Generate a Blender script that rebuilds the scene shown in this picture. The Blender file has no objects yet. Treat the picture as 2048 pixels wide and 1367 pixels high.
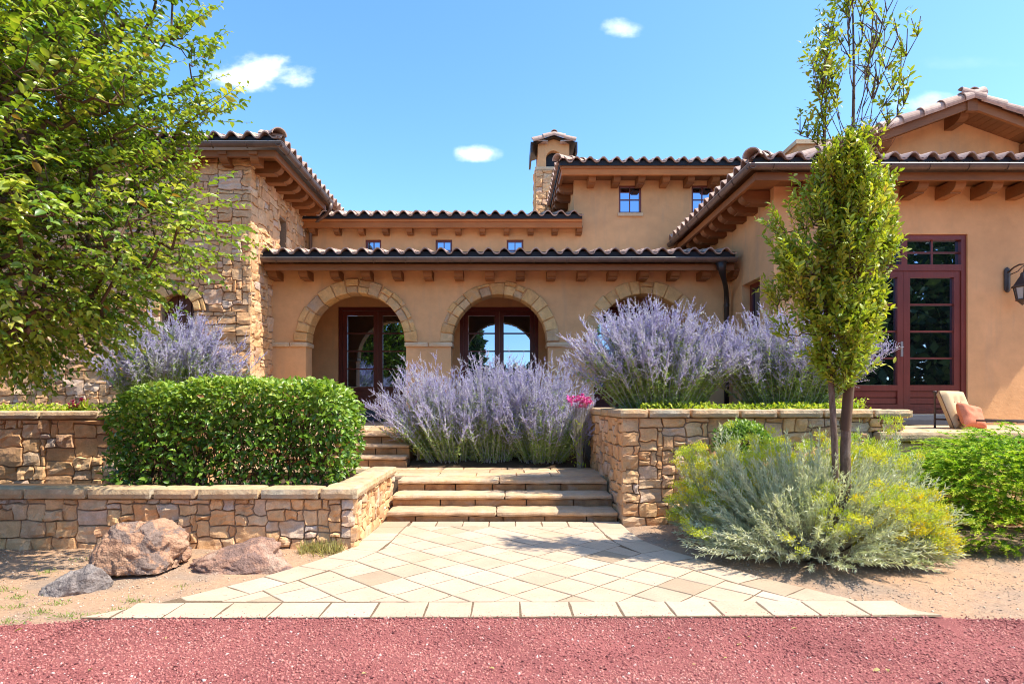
import bpy, math, random
import numpy as np
from mathutils import Vector, Matrix, noise

# ------------------------------------------------------------------ camera, sky, sun, exposure
scene = bpy.context.scene
COL = scene.collection
EYE, FPX, CX, CY = 1.53, 1180.0, 1010.0, 808.0          # eye height and lens worked out from the photograph (2048 px wide)
cam_data = bpy.data.cameras.new('camera')
cam = bpy.data.objects.new('camera', cam_data); COL.objects.link(cam)
cam.location = (0, 0, EYE); cam.rotation_euler = (math.radians(90), 0, 0)
cam_data.sensor_width = 36.0; cam_data.lens = 36.0 * FPX / 2048
cam_data.shift_x = (1024 - CX) / 2048; cam_data.shift_y = (CY - 683.5) / 2048
cam_data.clip_end = 6000
scene.camera = cam

SUN_DIR = Vector((0.58, -0.155, 1.0)).normalized()       # towards the sun
sun_data = bpy.data.lights.new('sun', 'SUN'); sun_data.energy = 3.15; sun_data.angle = math.radians(0.53)
sun_data.color = (1.0, 0.925, 0.80)
sun = bpy.data.objects.new('sun', sun_data); COL.objects.link(sun)
sun.location = (20, -6, 30); sun.rotation_euler = SUN_DIR.to_track_quat('Z', 'Y').to_euler()

world = bpy.data.worlds.new('World'); scene.world = world; world.use_nodes = True
def build_world():
    nt = world.node_tree; nt.nodes.clear(); L = nt.links.new
    def N(t, **k):
        n = nt.nodes.new(t)
        for a, b in k.items(): setattr(n, a, b)
        return n
    out = N('ShaderNodeOutputWorld'); bg = N('ShaderNodeBackground'); L(bg.outputs[0], out.inputs[0])
    bg.inputs['Strength'].default_value = 0.15
    sky = N('ShaderNodeTexSky', sky_type='NISHITA', sun_disc=False)
    sky.sun_elevation = math.asin(SUN_DIR.z); sky.sun_rotation = math.atan2(SUN_DIR.x, SUN_DIR.y)
    sky.altitude = 1200; sky.air_density = 1.0; sky.dust_density = 1.6; sky.ozone_density = 1.0
    hs = N('ShaderNodeHueSaturation'); hs.inputs['Hue'].default_value = .498; hs.inputs['Saturation'].default_value = 1.24; hs.inputs['Value'].default_value = 1.0
    L(sky.outputs[0], hs.inputs['Color'])
    tc = N('ShaderNodeTexCoord'); sep = N('ShaderNodeSeparateXYZ'); L(tc.outputs['Generated'], sep.inputs[0])
    def M(op, a, b=None, c=None):
        n = N('ShaderNodeMath', operation=op)
        for i, v in enumerate((a, b, c)):
            if v is None: continue
            if isinstance(v, (int, float)): n.inputs[i].default_value = v
            else: L(v, n.inputs[i])
        return n.outputs[0]
    ymax = M('MAXIMUM', sep.outputs[1], 0.02)
    u = M('DIVIDE', sep.outputs[0], ymax); v = M('DIVIDE', sep.outputs[2], ymax)
    comb = N('ShaderNodeCombineXYZ'); L(u, comb.inputs[0]); L(M('MULTIPLY', v, 1.6), comb.inputs[1])
    nz = N('ShaderNodeTexNoise'); nz.inputs['Scale'].default_value = 20; nz.inputs['Detail'].default_value = 8
    nz.inputs['Roughness'].default_value = 0.55
    L(comb.outputs[0], nz.inputs['Vector'])
    total = None
    for (px, py, w, h, s) in ((514, 152, 96, 40, .95), (1243, 60, 36, 24, .62), (957, 309, 46, 21, .72), (1870, 212, 85, 26, .42), (1840, 240, 50, 30, .35), (1930, 128, 90, 16, .05)):
        cu, cv = (px - CX) / FPX, (CY - py) / FPX
        a = M('DIVIDE', M('SUBTRACT', u, cu), w / FPX)
        dv = M('SUBTRACT', v, cv)
        up = M('DIVIDE', M('MAXIMUM', dv, 0.0), h / FPX); dn = M('DIVIDE', M('MINIMUM', dv, 0.0), h * .72 / FPX)
        r2 = M('ADD', M('MULTIPLY', a, a), M('ADD', M('MULTIPLY', up, up), M('MULTIPLY', dn, dn)))
        f = M('SUBTRACT', M('MULTIPLY_ADD', nz.outputs['Fac'], 3.4, -1.0), r2)
        ss = N('ShaderNodeMapRange', interpolation_type='SMOOTHSTEP'); L(f, ss.inputs['Value'])
        ss.inputs['From Min'].default_value = -0.7; ss.inputs['From Max'].default_value = 1.7
        m = M('MULTIPLY', ss.outputs[0], s)
        total = m if total is None else M('MAXIMUM', total, m)
    total = M('MULTIPLY', total, M('GREATER_THAN', sep.outputs[1], 0.05))
    mix = N('ShaderNodeMix', data_type='RGBA'); L(total, mix.inputs['Factor']); L(hs.outputs[0], mix.inputs['A'])
    mix.inputs['B'].default_value = (5.4, 5.5, 5.85, 1)
    L(mix.outputs['Result'], bg.inputs['Color'])
build_world()
scene.view_settings.view_transform = 'Standard'; scene.view_settings.look = 'None'
scene.view_settings.exposure = 1.44; scene.view_settings.gamma = 1.0; scene.view_settings.use_curve_mapping = False
scene.cycles.max_bounces = 6; scene.cycles.diffuse_bounces = 3; scene.cycles.glossy_bounces = 3
scene.cycles.transmission_bounces = 3; scene.cycles.transparent_max_bounces = 4
scene.cycles.use_denoising = True; scene.cycles.filter_width = 1.05

rng = random.Random(7); NR = np.random.default_rng(11)
def at(px, py, Y):
    """world point seen at photograph pixel (px, py) at depth Y"""
    return Vector(((px - CX) * Y / FPX, Y, EYE - (py - CY) * Y / FPX))

# ------------------------------------------------------------------ object helpers
WORG = {}
def link(o, parent, org):
    COL.objects.link(o)
    WORG[o.name] = Vector(org)
    if parent is not None:
        o.parent = parent; o.location = Vector(org) - WORG[parent.name]
    else:
        o.location = org
    return o
def props(o, label=None, cat=None, group=None, kind=None):
    if label: o['label'] = label
    if cat: o['category'] = cat
    if group: o['group'] = group
    if kind: o['kind'] = kind
    return o
def empty(name, loc, label=None, cat=None, group=None, kind=None):
    o = bpy.data.objects.new(name, None); o.empty_display_size = .1
    link(o, None, loc); return props(o, label, cat, group, kind)
def put(name, mesh, parent=None, at_=(0, 0, 0), rot=None, scale=None):
    o = bpy.data.objects.new(name, mesh); link(o, parent, at_)
    if rot is not None: o.rotation_euler = rot.to_euler() if isinstance(rot, Matrix) else rot
    if scale is not None: o.scale = scale
    return o
class MB:
    def __init__(s): s.v = []; s.f = []
    def quad(s, a, b, c, d):
        n = len(s.v); s.v += [tuple(a), tuple(b), tuple(c), tuple(d)]; s.f.append((n, n+1, n+2, n+3))
    def box(s, x0, x1, y0, y1, z0, z1):
        n = len(s.v)
        s.v += [(x0,y0,z0),(x1,y0,z0),(x1,y1,z0),(x0,y1,z0),(x0,y0,z1),(x1,y0,z1),(x1,y1,z1),(x0,y1,z1)]
        s.f += [(n,n+3,n+2,n+1),(n+4,n+5,n+6,n+7),(n,n+1,n+5,n+4),(n+1,n+2,n+6,n+5),(n+2,n+3,n+7,n+6),(n+3,n,n+4,n+7)]
        return s
    def obox(s, O, U, V, N, u0, u1, v0, v1, n0, n1):
        """box in a frame O + u U + v V + n N"""
        n = len(s.v); O, U, V, N = map(Vector, (O, U, V, N))
        for (a, b, c) in ((u0,v0,n0),(u1,v0,n0),(u1,v1,n0),(u0,v1,n0),(u0,v0,n1),(u1,v0,n1),(u1,v1,n1),(u0,v1,n1)):
            s.v.append(tuple(O + U*a + V*b + N*c))
        s.f += [(n,n+3,n+2,n+1),(n+4,n+5,n+6,n+7),(n,n+1,n+5,n+4),(n+1,n+2,n+6,n+5),(n+2,n+3,n+7,n+6),(n+3,n,n+4,n+7)]
        return s
    def extrude(s, poly, vec):
        """closed solid from a 3D polygon swept by vec"""
        n = len(s.v); k = len(poly); vec = Vector(vec)
        s.v += [tuple(p) for p in poly] + [tuple(Vector(p) + vec) for p in poly]
        s.f.append(tuple(range(n+k-1, n-1, -1))); s.f.append(tuple(range(n+k, n+2*k)))
        for i in range(k):
            j = (i+1) % k; s.f.append((n+i, n+j, n+k+j, n+k+i))
        return s
    def tube(s, path, rad, n=8, caps=True):
        path = [Vector(p) for p in path]; m = len(path)
        if isinstance(rad, (int, float)): rad = [rad]*m
        base = len(s.v); ref = None
        for i, p in enumerate(path):
            d = (path[min(i+1, m-1)] - path[max(i-1, 0)]).normalized()
            if ref is None: ref = Vector((0,0,1)) if abs(d.z) < .9 else Vector((1,0,0))
            a = d.cross(ref).normalized(); b = d.cross(a); ref = -b if False else ref
            for k in range(n):
                t = 2*math.pi*k/n; q = p + (a*math.cos(t) + b*math.sin(t))*rad[i]; s.v.append(tuple(q))
        for i in range(m-1):
            for k in range(n):
                k2 = (k+1) % n
                s.f.append((base+i*n+k, base+i*n+k2, base+(i+1)*n+k2, base+(i+1)*n+k))
        if caps:
            s.f.append(tuple(base+k for k in range(n))[::-1]); s.f.append(tuple(base+(m-1)*n+k for k in range(n)))
        return s
    def lathe(s, c, prof, n=12):
        """prof: list of (r, z) about a vertical axis through c"""
        base = len(s.v); c = Vector(c)
        for (r, z) in prof:
            for k in range(n):
                t = 2*math.pi*k/n; s.v.append((c.x + r*math.cos(t), c.y + r*math.sin(t), c.z + z))
        for i in range(len(prof)-1):
            for k in range(n):
                k2 = (k+1) % n
                s.f.append((base+i*n+k, base+i*n+k2, base+(i+1)*n+k2, base+(i+1)*n+k))
        s.f.append(tuple(base+k for k in range(n))[::-1]); s.f.append(tuple(base+(len(prof)-1)*n+k for k in range(n)))
        return s
    def mesh(s, name, mat, smooth=False):
        me = bpy.data.meshes.new(name); me.from_pydata(s.v, [], s.f); me.materials.append(mat)
        if smooth: me.polygons.foreach_set('use_smooth', [True]*len(me.polygons))
        me.update(); return me
    def build(s, name, mat, parent=None, smooth=False):
        return put(name, s.mesh(name, mat, smooth), parent)
def tri_mesh(name, V, F, mat, tint=None, smooth=False):
    """fast triangle mesh from arrays; tint is one float per vertex"""
    V = np.ascontiguousarray(V, np.float32); F = np.ascontiguousarray(F, np.int32)
    me = bpy.data.meshes.new(name)
    me.vertices.add(len(V)); me.vertices.foreach_set('co', V.ravel())
    me.loops.add(F.size); me.loops.foreach_set('vertex_index', F.ravel())
    me.polygons.add(len(F)); me.polygons.foreach_set('loop_start', np.arange(0, F.size, 3, dtype=np.int32))
    if tint is not None:
        a = me.attributes.new('tint', 'FLOAT', 'POINT'); a.data.foreach_set('value', np.ascontiguousarray(tint, np.float32))
    if smooth: me.polygons.foreach_set('use_smooth', np.ones(len(F), bool))
    me.materials.append(mat); me.update(); me.validate(); return me
def rough_box(mb, x0, x1, y0, y1, z0, z1, cell=.06, amp=.006, seed=0.0, rnd=.012):
    """a hewn block: box faces cut into cells, edges softened, surface uneven"""
    nx, ny, nz = [max(2, int(round(d/cell))) for d in (x1-x0, y1-y0, z1-z0)]
    nx, ny, nz = min(nx, 16), min(ny, 12), min(nz, 8)
    c = Vector(((x0+x1)/2, (y0+y1)/2, (z0+z1)/2))
    def P(x, y, z):
        p = Vector((x, y, z))
        ex, ey, ez = min(x-x0, x1-x), min(y-y0, y1-y), min(z-z0, z1-z)
        k = sum(1 for e in (ex, ey, ez) if e < 1e-6)
        if k >= 2:
            if ex < 1e-6: p.x += rnd if x < c.x else -rnd
            if ey < 1e-6: p.y += rnd if y < c.y else -rnd
            if ez < 1e-6: p.z += rnd if z < c.z else -rnd
        q = p*7 + Vector((seed, seed*1.7, seed*.3))
        d = noise.noise_vector(q)*amp + noise.noise_vector(q*3.1)*amp*.6
        return tuple(p + d)
    def face(fn, na, nb, flip):
        base = len(mb.v)
        for i in range(na+1):
            for j in range(nb+1): mb.v.append(P(*fn(i/na, j/nb)))
        for i in range(na):
            for j in range(nb):
                q = (base+i*(nb+1)+j, base+(i+1)*(nb+1)+j, base+(i+1)*(nb+1)+j+1, base+i*(nb+1)+j+1)
                mb.f.append(q[::-1] if flip else q)
    X = lambda t: x0+(x1-x0)*t
    Y = lambda t: y0+(y1-y0)*t
    Z = lambda t: z0+(z1-z0)*t
    face(lambda a, b: (X(a), y0, Z(b)), nx, nz, False); face(lambda a, b: (X(a), y1, Z(b)), nx, nz, True)
    face(lambda a, b: (x0, Y(a), Z(b)), ny, nz, True); face(lambda a, b: (x1, Y(a), Z(b)), ny, nz, False)
    face(lambda a, b: (X(a), Y(b), z1), nx, ny, False); face(lambda a, b: (X(a), Y(b), z0), nx, ny, True)

# ------------------------------------------------------------------ materials
class G:
    """tiny node-graph writer"""
    def __init__(s, name):
        s.m = bpy.data.materials.new(name); s.m.use_nodes = True; s.nt = s.m.node_tree; s.nt.nodes.clear()
        s.out = s.N('ShaderNodeOutputMaterial'); s.b = s.N('ShaderNodeBsdfPrincipled'); s.L(s.b.outputs[0], s.out.inputs[0])
        s.pos = s.N('ShaderNodeNewGeometry').outputs['Position']
    def N(s, t, **k):
        n = s.nt.nodes.new(t)
        for a, b in k.items(): setattr(n, a, b)
        return n
    def L(s, a, b): s.nt.links.new(a, b)
    def set(s, sock, v):
        if hasattr(v, 'is_output'): s.L(v, sock)
        else: sock.default_value = v
    def math(s, op, a, b=0.0, clamp=False):
        n = s.N('ShaderNodeMath', operation=op, use_clamp=clamp); s.set(n.inputs[0], a); s.set(n.inputs[1], b); return n.outputs[0]
    def noise(s, scale, detail=4, rough=.55, vec=None, stretch=None, dist=0.0):
        n = s.N('ShaderNodeTexNoise'); n.inputs['Scale'].default_value = scale; n.inputs['Detail'].default_value = detail
        n.inputs['Roughness'].default_value = rough; n.inputs['Distortion'].default_value = dist
        v = vec or s.pos
        if stretch:
            mp = s.N('ShaderNodeMapping'); mp.inputs['Scale'].default_value = stretch; s.L(v, mp.inputs['Vector']); v = mp.outputs[0]
        s.L(v, n.inputs['Vector']); return n.outputs['Fac']
    def ramp(s, fac, stops, interp='LINEAR'):
        n = s.N('ShaderNodeValToRGB'); cr = n.color_ramp; cr.interpolation = interp
        while len(cr.elements) < len(stops): cr.elements.new(.5)
        for e, (p, c) in zip(cr.elements, stops): e.position = p; e.color = (c[0], c[1], c[2], 1)
        s.L(fac, n.inputs[0]); return n.outputs[0]
    def mix(s, fac, a, b, blend='MIX'):
        n = s.N('ShaderNodeMix', data_type='RGBA', blend_type=blend)
        s.set(n.inputs['Factor'], fac)
        for k, v in (('A', a), ('B', b)):
            if not hasattr(v, 'is_output') and len(v) == 3: v = (*v, 1)
            s.set(n.inputs[k], v)
        return n.outputs['Result']
    def rnd(s):
        o = s.N('ShaderNodeObjectInfo').outputs['Random']; i = s.N('ShaderNodeNewGeometry').outputs['Random Per Island']
        return s.math('FRACT', s.math('ADD', o, i))
    def objrnd(s): return s.N('ShaderNodeObjectInfo').outputs['Random']
    def mul(s, col, fac, lo, hi):
        """brightness variation of col by a 0..1 factor mapped to lo..hi"""
        r = s.N('ShaderNodeMapRange'); s.L(fac, r.inputs[0]); r.inputs['From Min'].default_value = .25; r.inputs['From Max'].default_value = .75
        r.inputs['To Min'].default_value = lo; r.inputs['To Max'].default_value = hi
        c = s.N('ShaderNodeCombineColor')
        for k in range(3): s.L(r.outputs[0], c.inputs[k])
        return s.mix(1.0, col, c.outputs[0], 'MULTIPLY')
    def bump(s, h, strength, dist=.01, prev=None):
        n = s.N('ShaderNodeBump'); n.inputs['Strength'].default_value = strength; n.inputs['Distance'].default_value = dist
        s.L(h, n.inputs['Height'])
        if prev is not None: s.L(prev, n.inputs['Normal'])
        s.L(n.outputs[0], s.b.inputs['Normal']); return n.outputs[0]
    def done(s, col, rough=.8, spec=.3, metal=0.0):
        if not hasattr(col, 'is_output') and len(col) == 3: col = (*col, 1)
        s.set(s.b.inputs['Base Color'], col); s.set(s.b.inputs['Roughness'], rough)
        s.b.inputs['Specular IOR Level'].default_value = spec; s.b.inputs['Metallic'].default_value = metal
        return s.m
def m_stone(name, stops, lo=.72, hi=1.18, b=.75):
    g = G(name); c = g.ramp(g.rnd(), stops)
    n1 = g.noise(9, 6, .62); c = g.mul(c, n1, lo, hi)
    n2 = g.noise(3.1, 4, .6); c = g.mix(g.math('MULTIPLY', g.math('SUBTRACT', n2, .44, True), 2.6, True), c, (.62, .36, .16), 'MIX')
    n4 = g.noise(5.3, 3, .5, dist=.6); c = g.mix(g.math('MULTIPLY', g.math('SUBTRACT', n4, .57, True), 2.4, True), c, (.46, .38, .30), 'MIX')
    n3 = g.noise(70, 4, .7); c = g.mul(c, n3, .84, 1.12)
    p = g.bump(n1, b, .03); g.bump(n3, .5, .006, p)
    return g.done(c, .9, .2)
M = {}
M['stone'] = m_stone('sandstone', [(0, (.73,.405,.19)), (.18, (.80,.485,.24)), (.36, (.72,.44,.235)), (.52, (.60,.32,.155)), (.66, (.82,.545,.305)), (.80, (.56,.435,.34)), (.88, (.76,.385,.165)), (1, (.66,.535,.43))])
M['arch'] = m_stone('arch_sandstone', [(0, (.72,.42,.16)), (.3, (.80,.51,.22)), (.5, (.62,.34,.13)), (.7, (.76,.46,.18)), (.85, (.48,.32,.19)), (1, (.82,.55,.26))])
M['cap'] = m_stone('coping_sandstone', [(0, (.50,.35,.20)), (.3, (.56,.42,.26)), (.6, (.47,.36,.23)), (.8, (.54,.36,.21)), (1, (.41,.36,.27))])
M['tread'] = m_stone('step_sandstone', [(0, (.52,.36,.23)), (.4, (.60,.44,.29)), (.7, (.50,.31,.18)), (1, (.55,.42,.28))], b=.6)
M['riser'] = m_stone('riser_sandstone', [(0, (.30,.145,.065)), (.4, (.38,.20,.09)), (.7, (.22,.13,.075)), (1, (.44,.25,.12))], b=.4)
M['trim'] = m_stone('cast_stone_trim', [(0, (.62,.46,.28)), (1, (.66,.50,.32))], .92, 1.06, .25)
def m_mortar():
    g = G('mortar'); n = g.noise(40, 5); g.bump(n, .6, .01)
    return g.done(g.mul((.30,.205,.13,1), n, .8, 1.2), .95, .1)
M['mortar'] = m_mortar()
def m_stucco():
    g = G('stucco'); big = g.noise(.9, 5, .6); mid = g.noise(4.2, 5, .6); fine = g.noise(120, 3, .6)
    c = g.mul((.73,.40,.182,1), big, .86, 1.12); c = g.mul(c, mid, .91, 1.07)
    streak = g.noise(2.4, 4, .6, stretch=(1.6, 1.6, .22)); c = g.mix(g.math('MULTIPLY', g.math('SUBTRACT', streak, .53, True), 2.2, True), c, (.47,.31,.19), 'MIX')
    p = g.bump(g.noise(9, 4, .6, stretch=(1, 1, 1.8), dist=.5), .35, .012, g.bump(mid, .3, .015)); g.bump(fine, .4, .003, p)
    return g.done(c, .92, .15)
M['stucco'] = m_stucco()
def m_wood(name, base, dark, rough=.6, sx=(1.5, 22, 22), spec=.3):
    g = G(name); n = g.noise(2.2, 6, .65, stretch=sx); k = g.noise(1.3, 3)
    c = g.mix(n, base, dark); c = g.mul(c, k, .8, 1.15); r = g.objrnd(); c = g.mul(c, r, .85, 1.12); g.bump(n, .3, .004)
    return g.done(c, rough, spec)
M['wood'] = m_wood('stained_timber', (.34,.135,.045), (.175,.068,.024))
M['fascia'] = m_wood('fascia_timber', (.62,.215,.05), (.32,.105,.028))
M['door'] = m_wood('mahogany', (.22,.046,.030), (.11,.023,.016), .38, (14, 14, 1.2), .45)
M['shutter'] = m_wood('shutter_wood', (.16,.065,.03), (.06,.024,.012), .6, (16, 16, 1.2))
def m_metal(name, col, rough, metal=.35, var=.25):
    g = G(name); n = g.noise(6, 5, .6); c = g.mul((*col, 1), n, 1-var, 1+var); g.bump(g.noise(90, 3), .12, .002)
    return g.done(c, rough, .5, metal)
M['gutter'] = m_metal('bronze_gutter', (.135,.085,.062), .42, .3)
M['pipe'] = m_metal('dark_bronze_pipe', (.035,.026,.023), .4)
M['iron'] = m_metal('wrought_iron', (.07,.048,.04), .5, .4)
M['rim'] = m_metal('gutter_edge', (.34,.32,.30), .4, .5, .1)
def m_tile():
    g = G('clay_tile'); c = g.ramp(g.rnd(), [(0, (.50,.35,.27)), (.3, (.42,.28,.21)), (.6, (.58,.43,.345)), (.85, (.36,.24,.19)), (1, (.54,.36,.26))])
    n = g.noise(14, 5, .6); c = g.mul(c, n, .75, 1.2); p = g.bump(n, .3, .006); g.bump(g.noise(120, 3), .3, .002, p)
    return g.done(c, .75, .3)
M['tile'] = m_tile()
def m_flat(name, col, rough=.7, spec=.3, scale=20, var=.12, b=.2, metal=0.0):
    g = G(name); n = g.noise(scale, 5, .6); g.bump(n, b, .004)
    return g.done(g.mul((*col, 1), n, 1-var, 1+var), rough, spec, metal)
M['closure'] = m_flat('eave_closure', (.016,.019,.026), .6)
M['soffit'] = m_wood('soffit_boards', (.30,.13,.05), (.15,.062,.025))
M['threshold'] = m_flat('bluestone', (.085,.095,.115), .7)
def m_glass():
    g = G('window_glass'); n = g.noise(1.4, 2, .5)
    gl = g.N('ShaderNodeBsdfGlossy'); gl.inputs['Color'].default_value = (.52,.70,1,1); gl.inputs['Roughness'].default_value = .012
    bp = g.N('ShaderNodeBump'); bp.inputs['Strength'].default_value = .035; bp.inputs['Distance'].default_value = .02; g.L(n, bp.inputs['Height']); g.L(bp.outputs[0], gl.inputs['Normal'])
    g.done((.006,.007,.009), .1, .2)
    mx = g.N('ShaderNodeMixShader'); mx.inputs[0].default_value = .52
    g.L(g.b.outputs[0], mx.inputs[1]); g.L(gl.outputs[0], mx.inputs[2]); g.L(mx.outputs[0], g.out.inputs[0])
    return g.m
M['glass'] = m_glass()
def m_paver():
    g = G('concrete_paver'); c = g.ramp(g.objrnd(), [(0, (.485,.36,.25)), (.30, (.535,.41,.295)), (.6, (.505,.38,.265)), (.8, (.54,.42,.31)), (.93, (.435,.325,.22)), (1, (.36,.265,.175))])
    n1 = g.noise(3.5, 5, .6); c = g.mul(c, n1, .88, 1.08); n2 = g.noise(60, 5, .7); c = g.mul(c, n2, .84, 1.10); n6 = g.noise(24, 2, .5); c = g.mix(g.math('MULTIPLY', g.math('SUBTRACT', n6, .68, True), 6.0, True), c, (.22,.16,.11), 'MIX')
    n5 = g.noise(1.7, 4, .65, dist=.8); c = g.mix(g.math('MULTIPLY', g.math('SUBTRACT', n5, .56, True), 2.2, True), c, (.46,.325,.19), 'MIX')
    p = g.bump(n1, .25, .012); g.bump(n2, .4, .004, p)
    return g.done(c, .9, .15)
M['paver'] = m_paver()
def m_ground():
    g = G('dry_soil'); n1 = g.noise(1.1, 6, .62); n2 = g.noise(26, 6, .7); n3 = g.noise(140, 4, .7)
    c = g.ramp(n1, [(0, (.25,.175,.13)), (.40, (.32,.23,.165)), (.52, (.40,.255,.16)), (.75, (.45,.275,.16)), (1, (.35,.275,.215))])
    c = g.mul(c, n2, .72, 1.22); c = g.mul(c, n3, .7, 1.28); p = g.bump(n2, .4, .025); g.bump(n3, .45, .006, p)
    return g.done(c, .96, .1)
M['ground'] = m_ground()
def m_red():
    g = G('red_cinder'); n1 = g.noise(1.5, 4); n2 = g.noise(90, 5, .75); n3 = g.noise(260, 3, .7)
    c = g.mul((.32,.105,.094,1), n1, .74, 1.28); c = g.mul(c, n2, .55, 1.4); c = g.mul(c, n3, .65, 1.35); p = g.bump(n2, .9, .012); g.bump(n3, .8, .006, p)
    return g.done(c, .92, .2)
M['red'] = m_red()
def m_pebble(name, stops):
    g = G(name); a = g.N('ShaderNodeAttribute', attribute_name='tint').outputs['Fac']
    return g.done(g.ramp(a, stops), .85, .25)
M['red_pebble'] = m_pebble('cinder_pebble', [(0, (.10,.028,.028)), (.25, (.26,.08,.074)), (.55, (.39,.14,.122)), (.90, (.53,.24,.19)), (.955, (.52,.30,.25)), (.975, (.62,.46,.40)), (1, (.70,.62,.52))])
M['grit'] = m_pebble('grit_pebble', [(0, (.24,.17,.125)), (.4, (.44,.33,.245)), (.7, (.56,.40,.27)), (1, (.68,.58,.47))])
M['joint'] = m_flat('joint_sand', (.17,.118,.075), .95, .1, 60, .35, .6)
M['soil'] = m_flat('bed_soil', (.085,.055,.035), .95, .1, 30, .4, .8)
def m_rock(name, a, b, dark):
    g = G(name); n1 = g.noise(4, 6, .65, dist=.7); n2 = g.noise(34, 6, .75); n3 = g.noise(2.2, 4)
    c = g.ramp(n1, [(.30, dark), (.44, dark), (.50, a), (.62, b), (.8, a)])
    v = g.N('ShaderNodeTexVoronoi'); v.inputs['Scale'].default_value = 55; g.L(g.pos, v.inputs['Vector'])
    c = g.mul(c, n2, .62, 1.3); c = g.mul(c, n3, .8, 1.15); p = g.bump(n2, .8, .02); g.bump(v.outputs['Distance'], .55, .012, p)
    return g.done(c, .93, .15)
M['boulder'] = m_rock('lava_rock', (.42,.235,.145), (.50,.31,.20), (.23,.165,.135))
M['pink_rock'] = m_rock('pink_lava_rock', (.40,.225,.155), (.47,.32,.235), (.24,.15,.12))
M['grey_rock'] = m_rock('grey_lava_rock', (.24,.20,.18), (.33,.28,.25), (.13,.11,.105))
def m_leaf(name, stops, trans=.35, rough=.42, spec=.4, tcol=1.5):
    g = G(name); a = g.N('ShaderNodeAttribute', attribute_name='tint').outputs['Fac']; c = g.ramp(a, stops)
    g.done(c, rough, spec)
    tr = g.N('ShaderNodeBsdfTranslucent'); g.L(g.mix(1.0, c, (1.25*tcol/1.5, 1.35*tcol/1.5, .55, 1), 'MULTIPLY'), tr.inputs['Color'])
    mx = g.N('ShaderNodeMixShader'); mx.inputs[0].default_value = trans
    g.L(g.b.outputs[0], mx.inputs[1]); g.L(tr.outputs[0], mx.inputs[2]); g.L(mx.outputs[0], g.out.inputs[0])
    return g.m
M['tree_leaf'] = m_leaf('broad_leaf', [(0, (.10,.20,.025)), (.4, (.24,.34,.03)), (.75, (.42,.46,.055)), (.95, (.56,.54,.10)), (1, (.34,.20,.04))], .35, .36, .55)
M['slim_leaf'] = m_leaf('slim_tree_leaf', [(0, (.15,.24,.024)), (.4, (.32,.40,.034)), (.8, (.52,.51,.06)), (1, (.60,.46,.08))])
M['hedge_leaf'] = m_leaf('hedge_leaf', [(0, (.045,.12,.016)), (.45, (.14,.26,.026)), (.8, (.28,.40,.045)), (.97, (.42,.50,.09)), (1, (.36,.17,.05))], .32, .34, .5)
M['sage_leaf'] = m_leaf('sage_leaf', [(0, (.17,.28,.07)), (.5, (.33,.44,.13)), (1, (.54,.58,.32))], .3, .6, .2)
M['sage_stem'] = m_flat('sage_stem', (.46,.45,.46), .8, .2)
M['sage_flower'] = m_leaf('lavender_floret', [(0, (.44,.37,.96)), (.35, (.59,.53,1.0)), (.75, (.73,.68,1.0)), (1, (.88,.86,1.0))], .5, .7, .15, 1.3)
M['brush_leaf'] = m_leaf('rabbitbrush_leaf', [(0, (.40,.44,.30)), (.5, (.64,.66,.48)), (1, (.84,.83,.64))], .25, .7, .15)
M['brush_flower'] = m_leaf('rabbitbrush_bloom', [(0, (.34,.46,.06)), (.5, (.60,.62,.06)), (.85, (.74,.64,.06)), (1, (.78,.54,.03))], .3, .7, .15)
M['brush_stem'] = m_flat('rabbitbrush_stem', (.42,.38,.28), .85, .2)
M['juniper'] = m_leaf('juniper_needle', [(0, (.11,.25,.024)), (.35, (.28,.46,.034)), (.75, (.54,.64,.055)), (1, (.76,.74,.13))], .3, .55, .25)
M['cover'] = m_leaf('ground_cover_leaf', [(0, (.18,.31,.03)), (.5, (.38,.48,.04)), (1, (.62,.60,.08))], .35, .5, .3)
M['weed'] = m_leaf('weed_blade', [(0, (.16,.24,.05)), (.6, (.30,.36,.09)), (1, (.50,.42,.18))], .3, .6, .2)
M['pink'] = m_leaf('pink_petal', [(0, (.66,.06,.34)), (.6, (.88,.18,.56)), (1, (.88,.40,.36))], .35, .6, .2, 1.0)
M['crimson'] = m_leaf('crimson_petal', [(0, (.20,.012,.045)), (.6, (.42,.03,.10)), (1, (.62,.10,.20))], .35, .6, .2, 1.0)
M['wood_leaf'] = m_leaf('far_leaf', [(0, (.015,.035,.010)), (.6, (.035,.07,.018)), (1, (.09,.13,.03))], .2, .6, .2)
def m_bark():
    g = G('bark'); n = g.noise(9, 6, .7, stretch=(3, 3, .7)); n2 = g.noise(60, 4)
    c = g.ramp(n, [(.3, (.085,.055,.038)), (.5, (.17,.12,.085)), (.7, (.27,.21,.16))]); c = g.mul(c, n2, .8, 1.2); p = g.bump(n, .8, .02); g.bump(n2, .5, .004, p)
    return g.done(c, .92, .15)
M['bark'] = m_bark()
M['twig'] = m_flat('twig_bark', (.115,.072,.045), .9, .15)
M['nest'] = m_flat('dry_twig', (.26,.12,.075), .9, .15)
M['cushion'] = m_flat('tan_canvas', (.58,.43,.25), .9, .15, 200, .08, .3)
M['button'] = m_flat('brown_button', (.16,.09,.05), .8)
M['pillow'] = m_flat('coral_weave', (.66,.235,.135), .95, .1, 160, .3, .6)
def m_lamp():
    g = G('seeded_glass'); g.bump(g.noise(60, 3), .5, .006); return g.done((.42,.40,.38), .15, .6)
M['lamp_glass'] = m_lamp()

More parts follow.
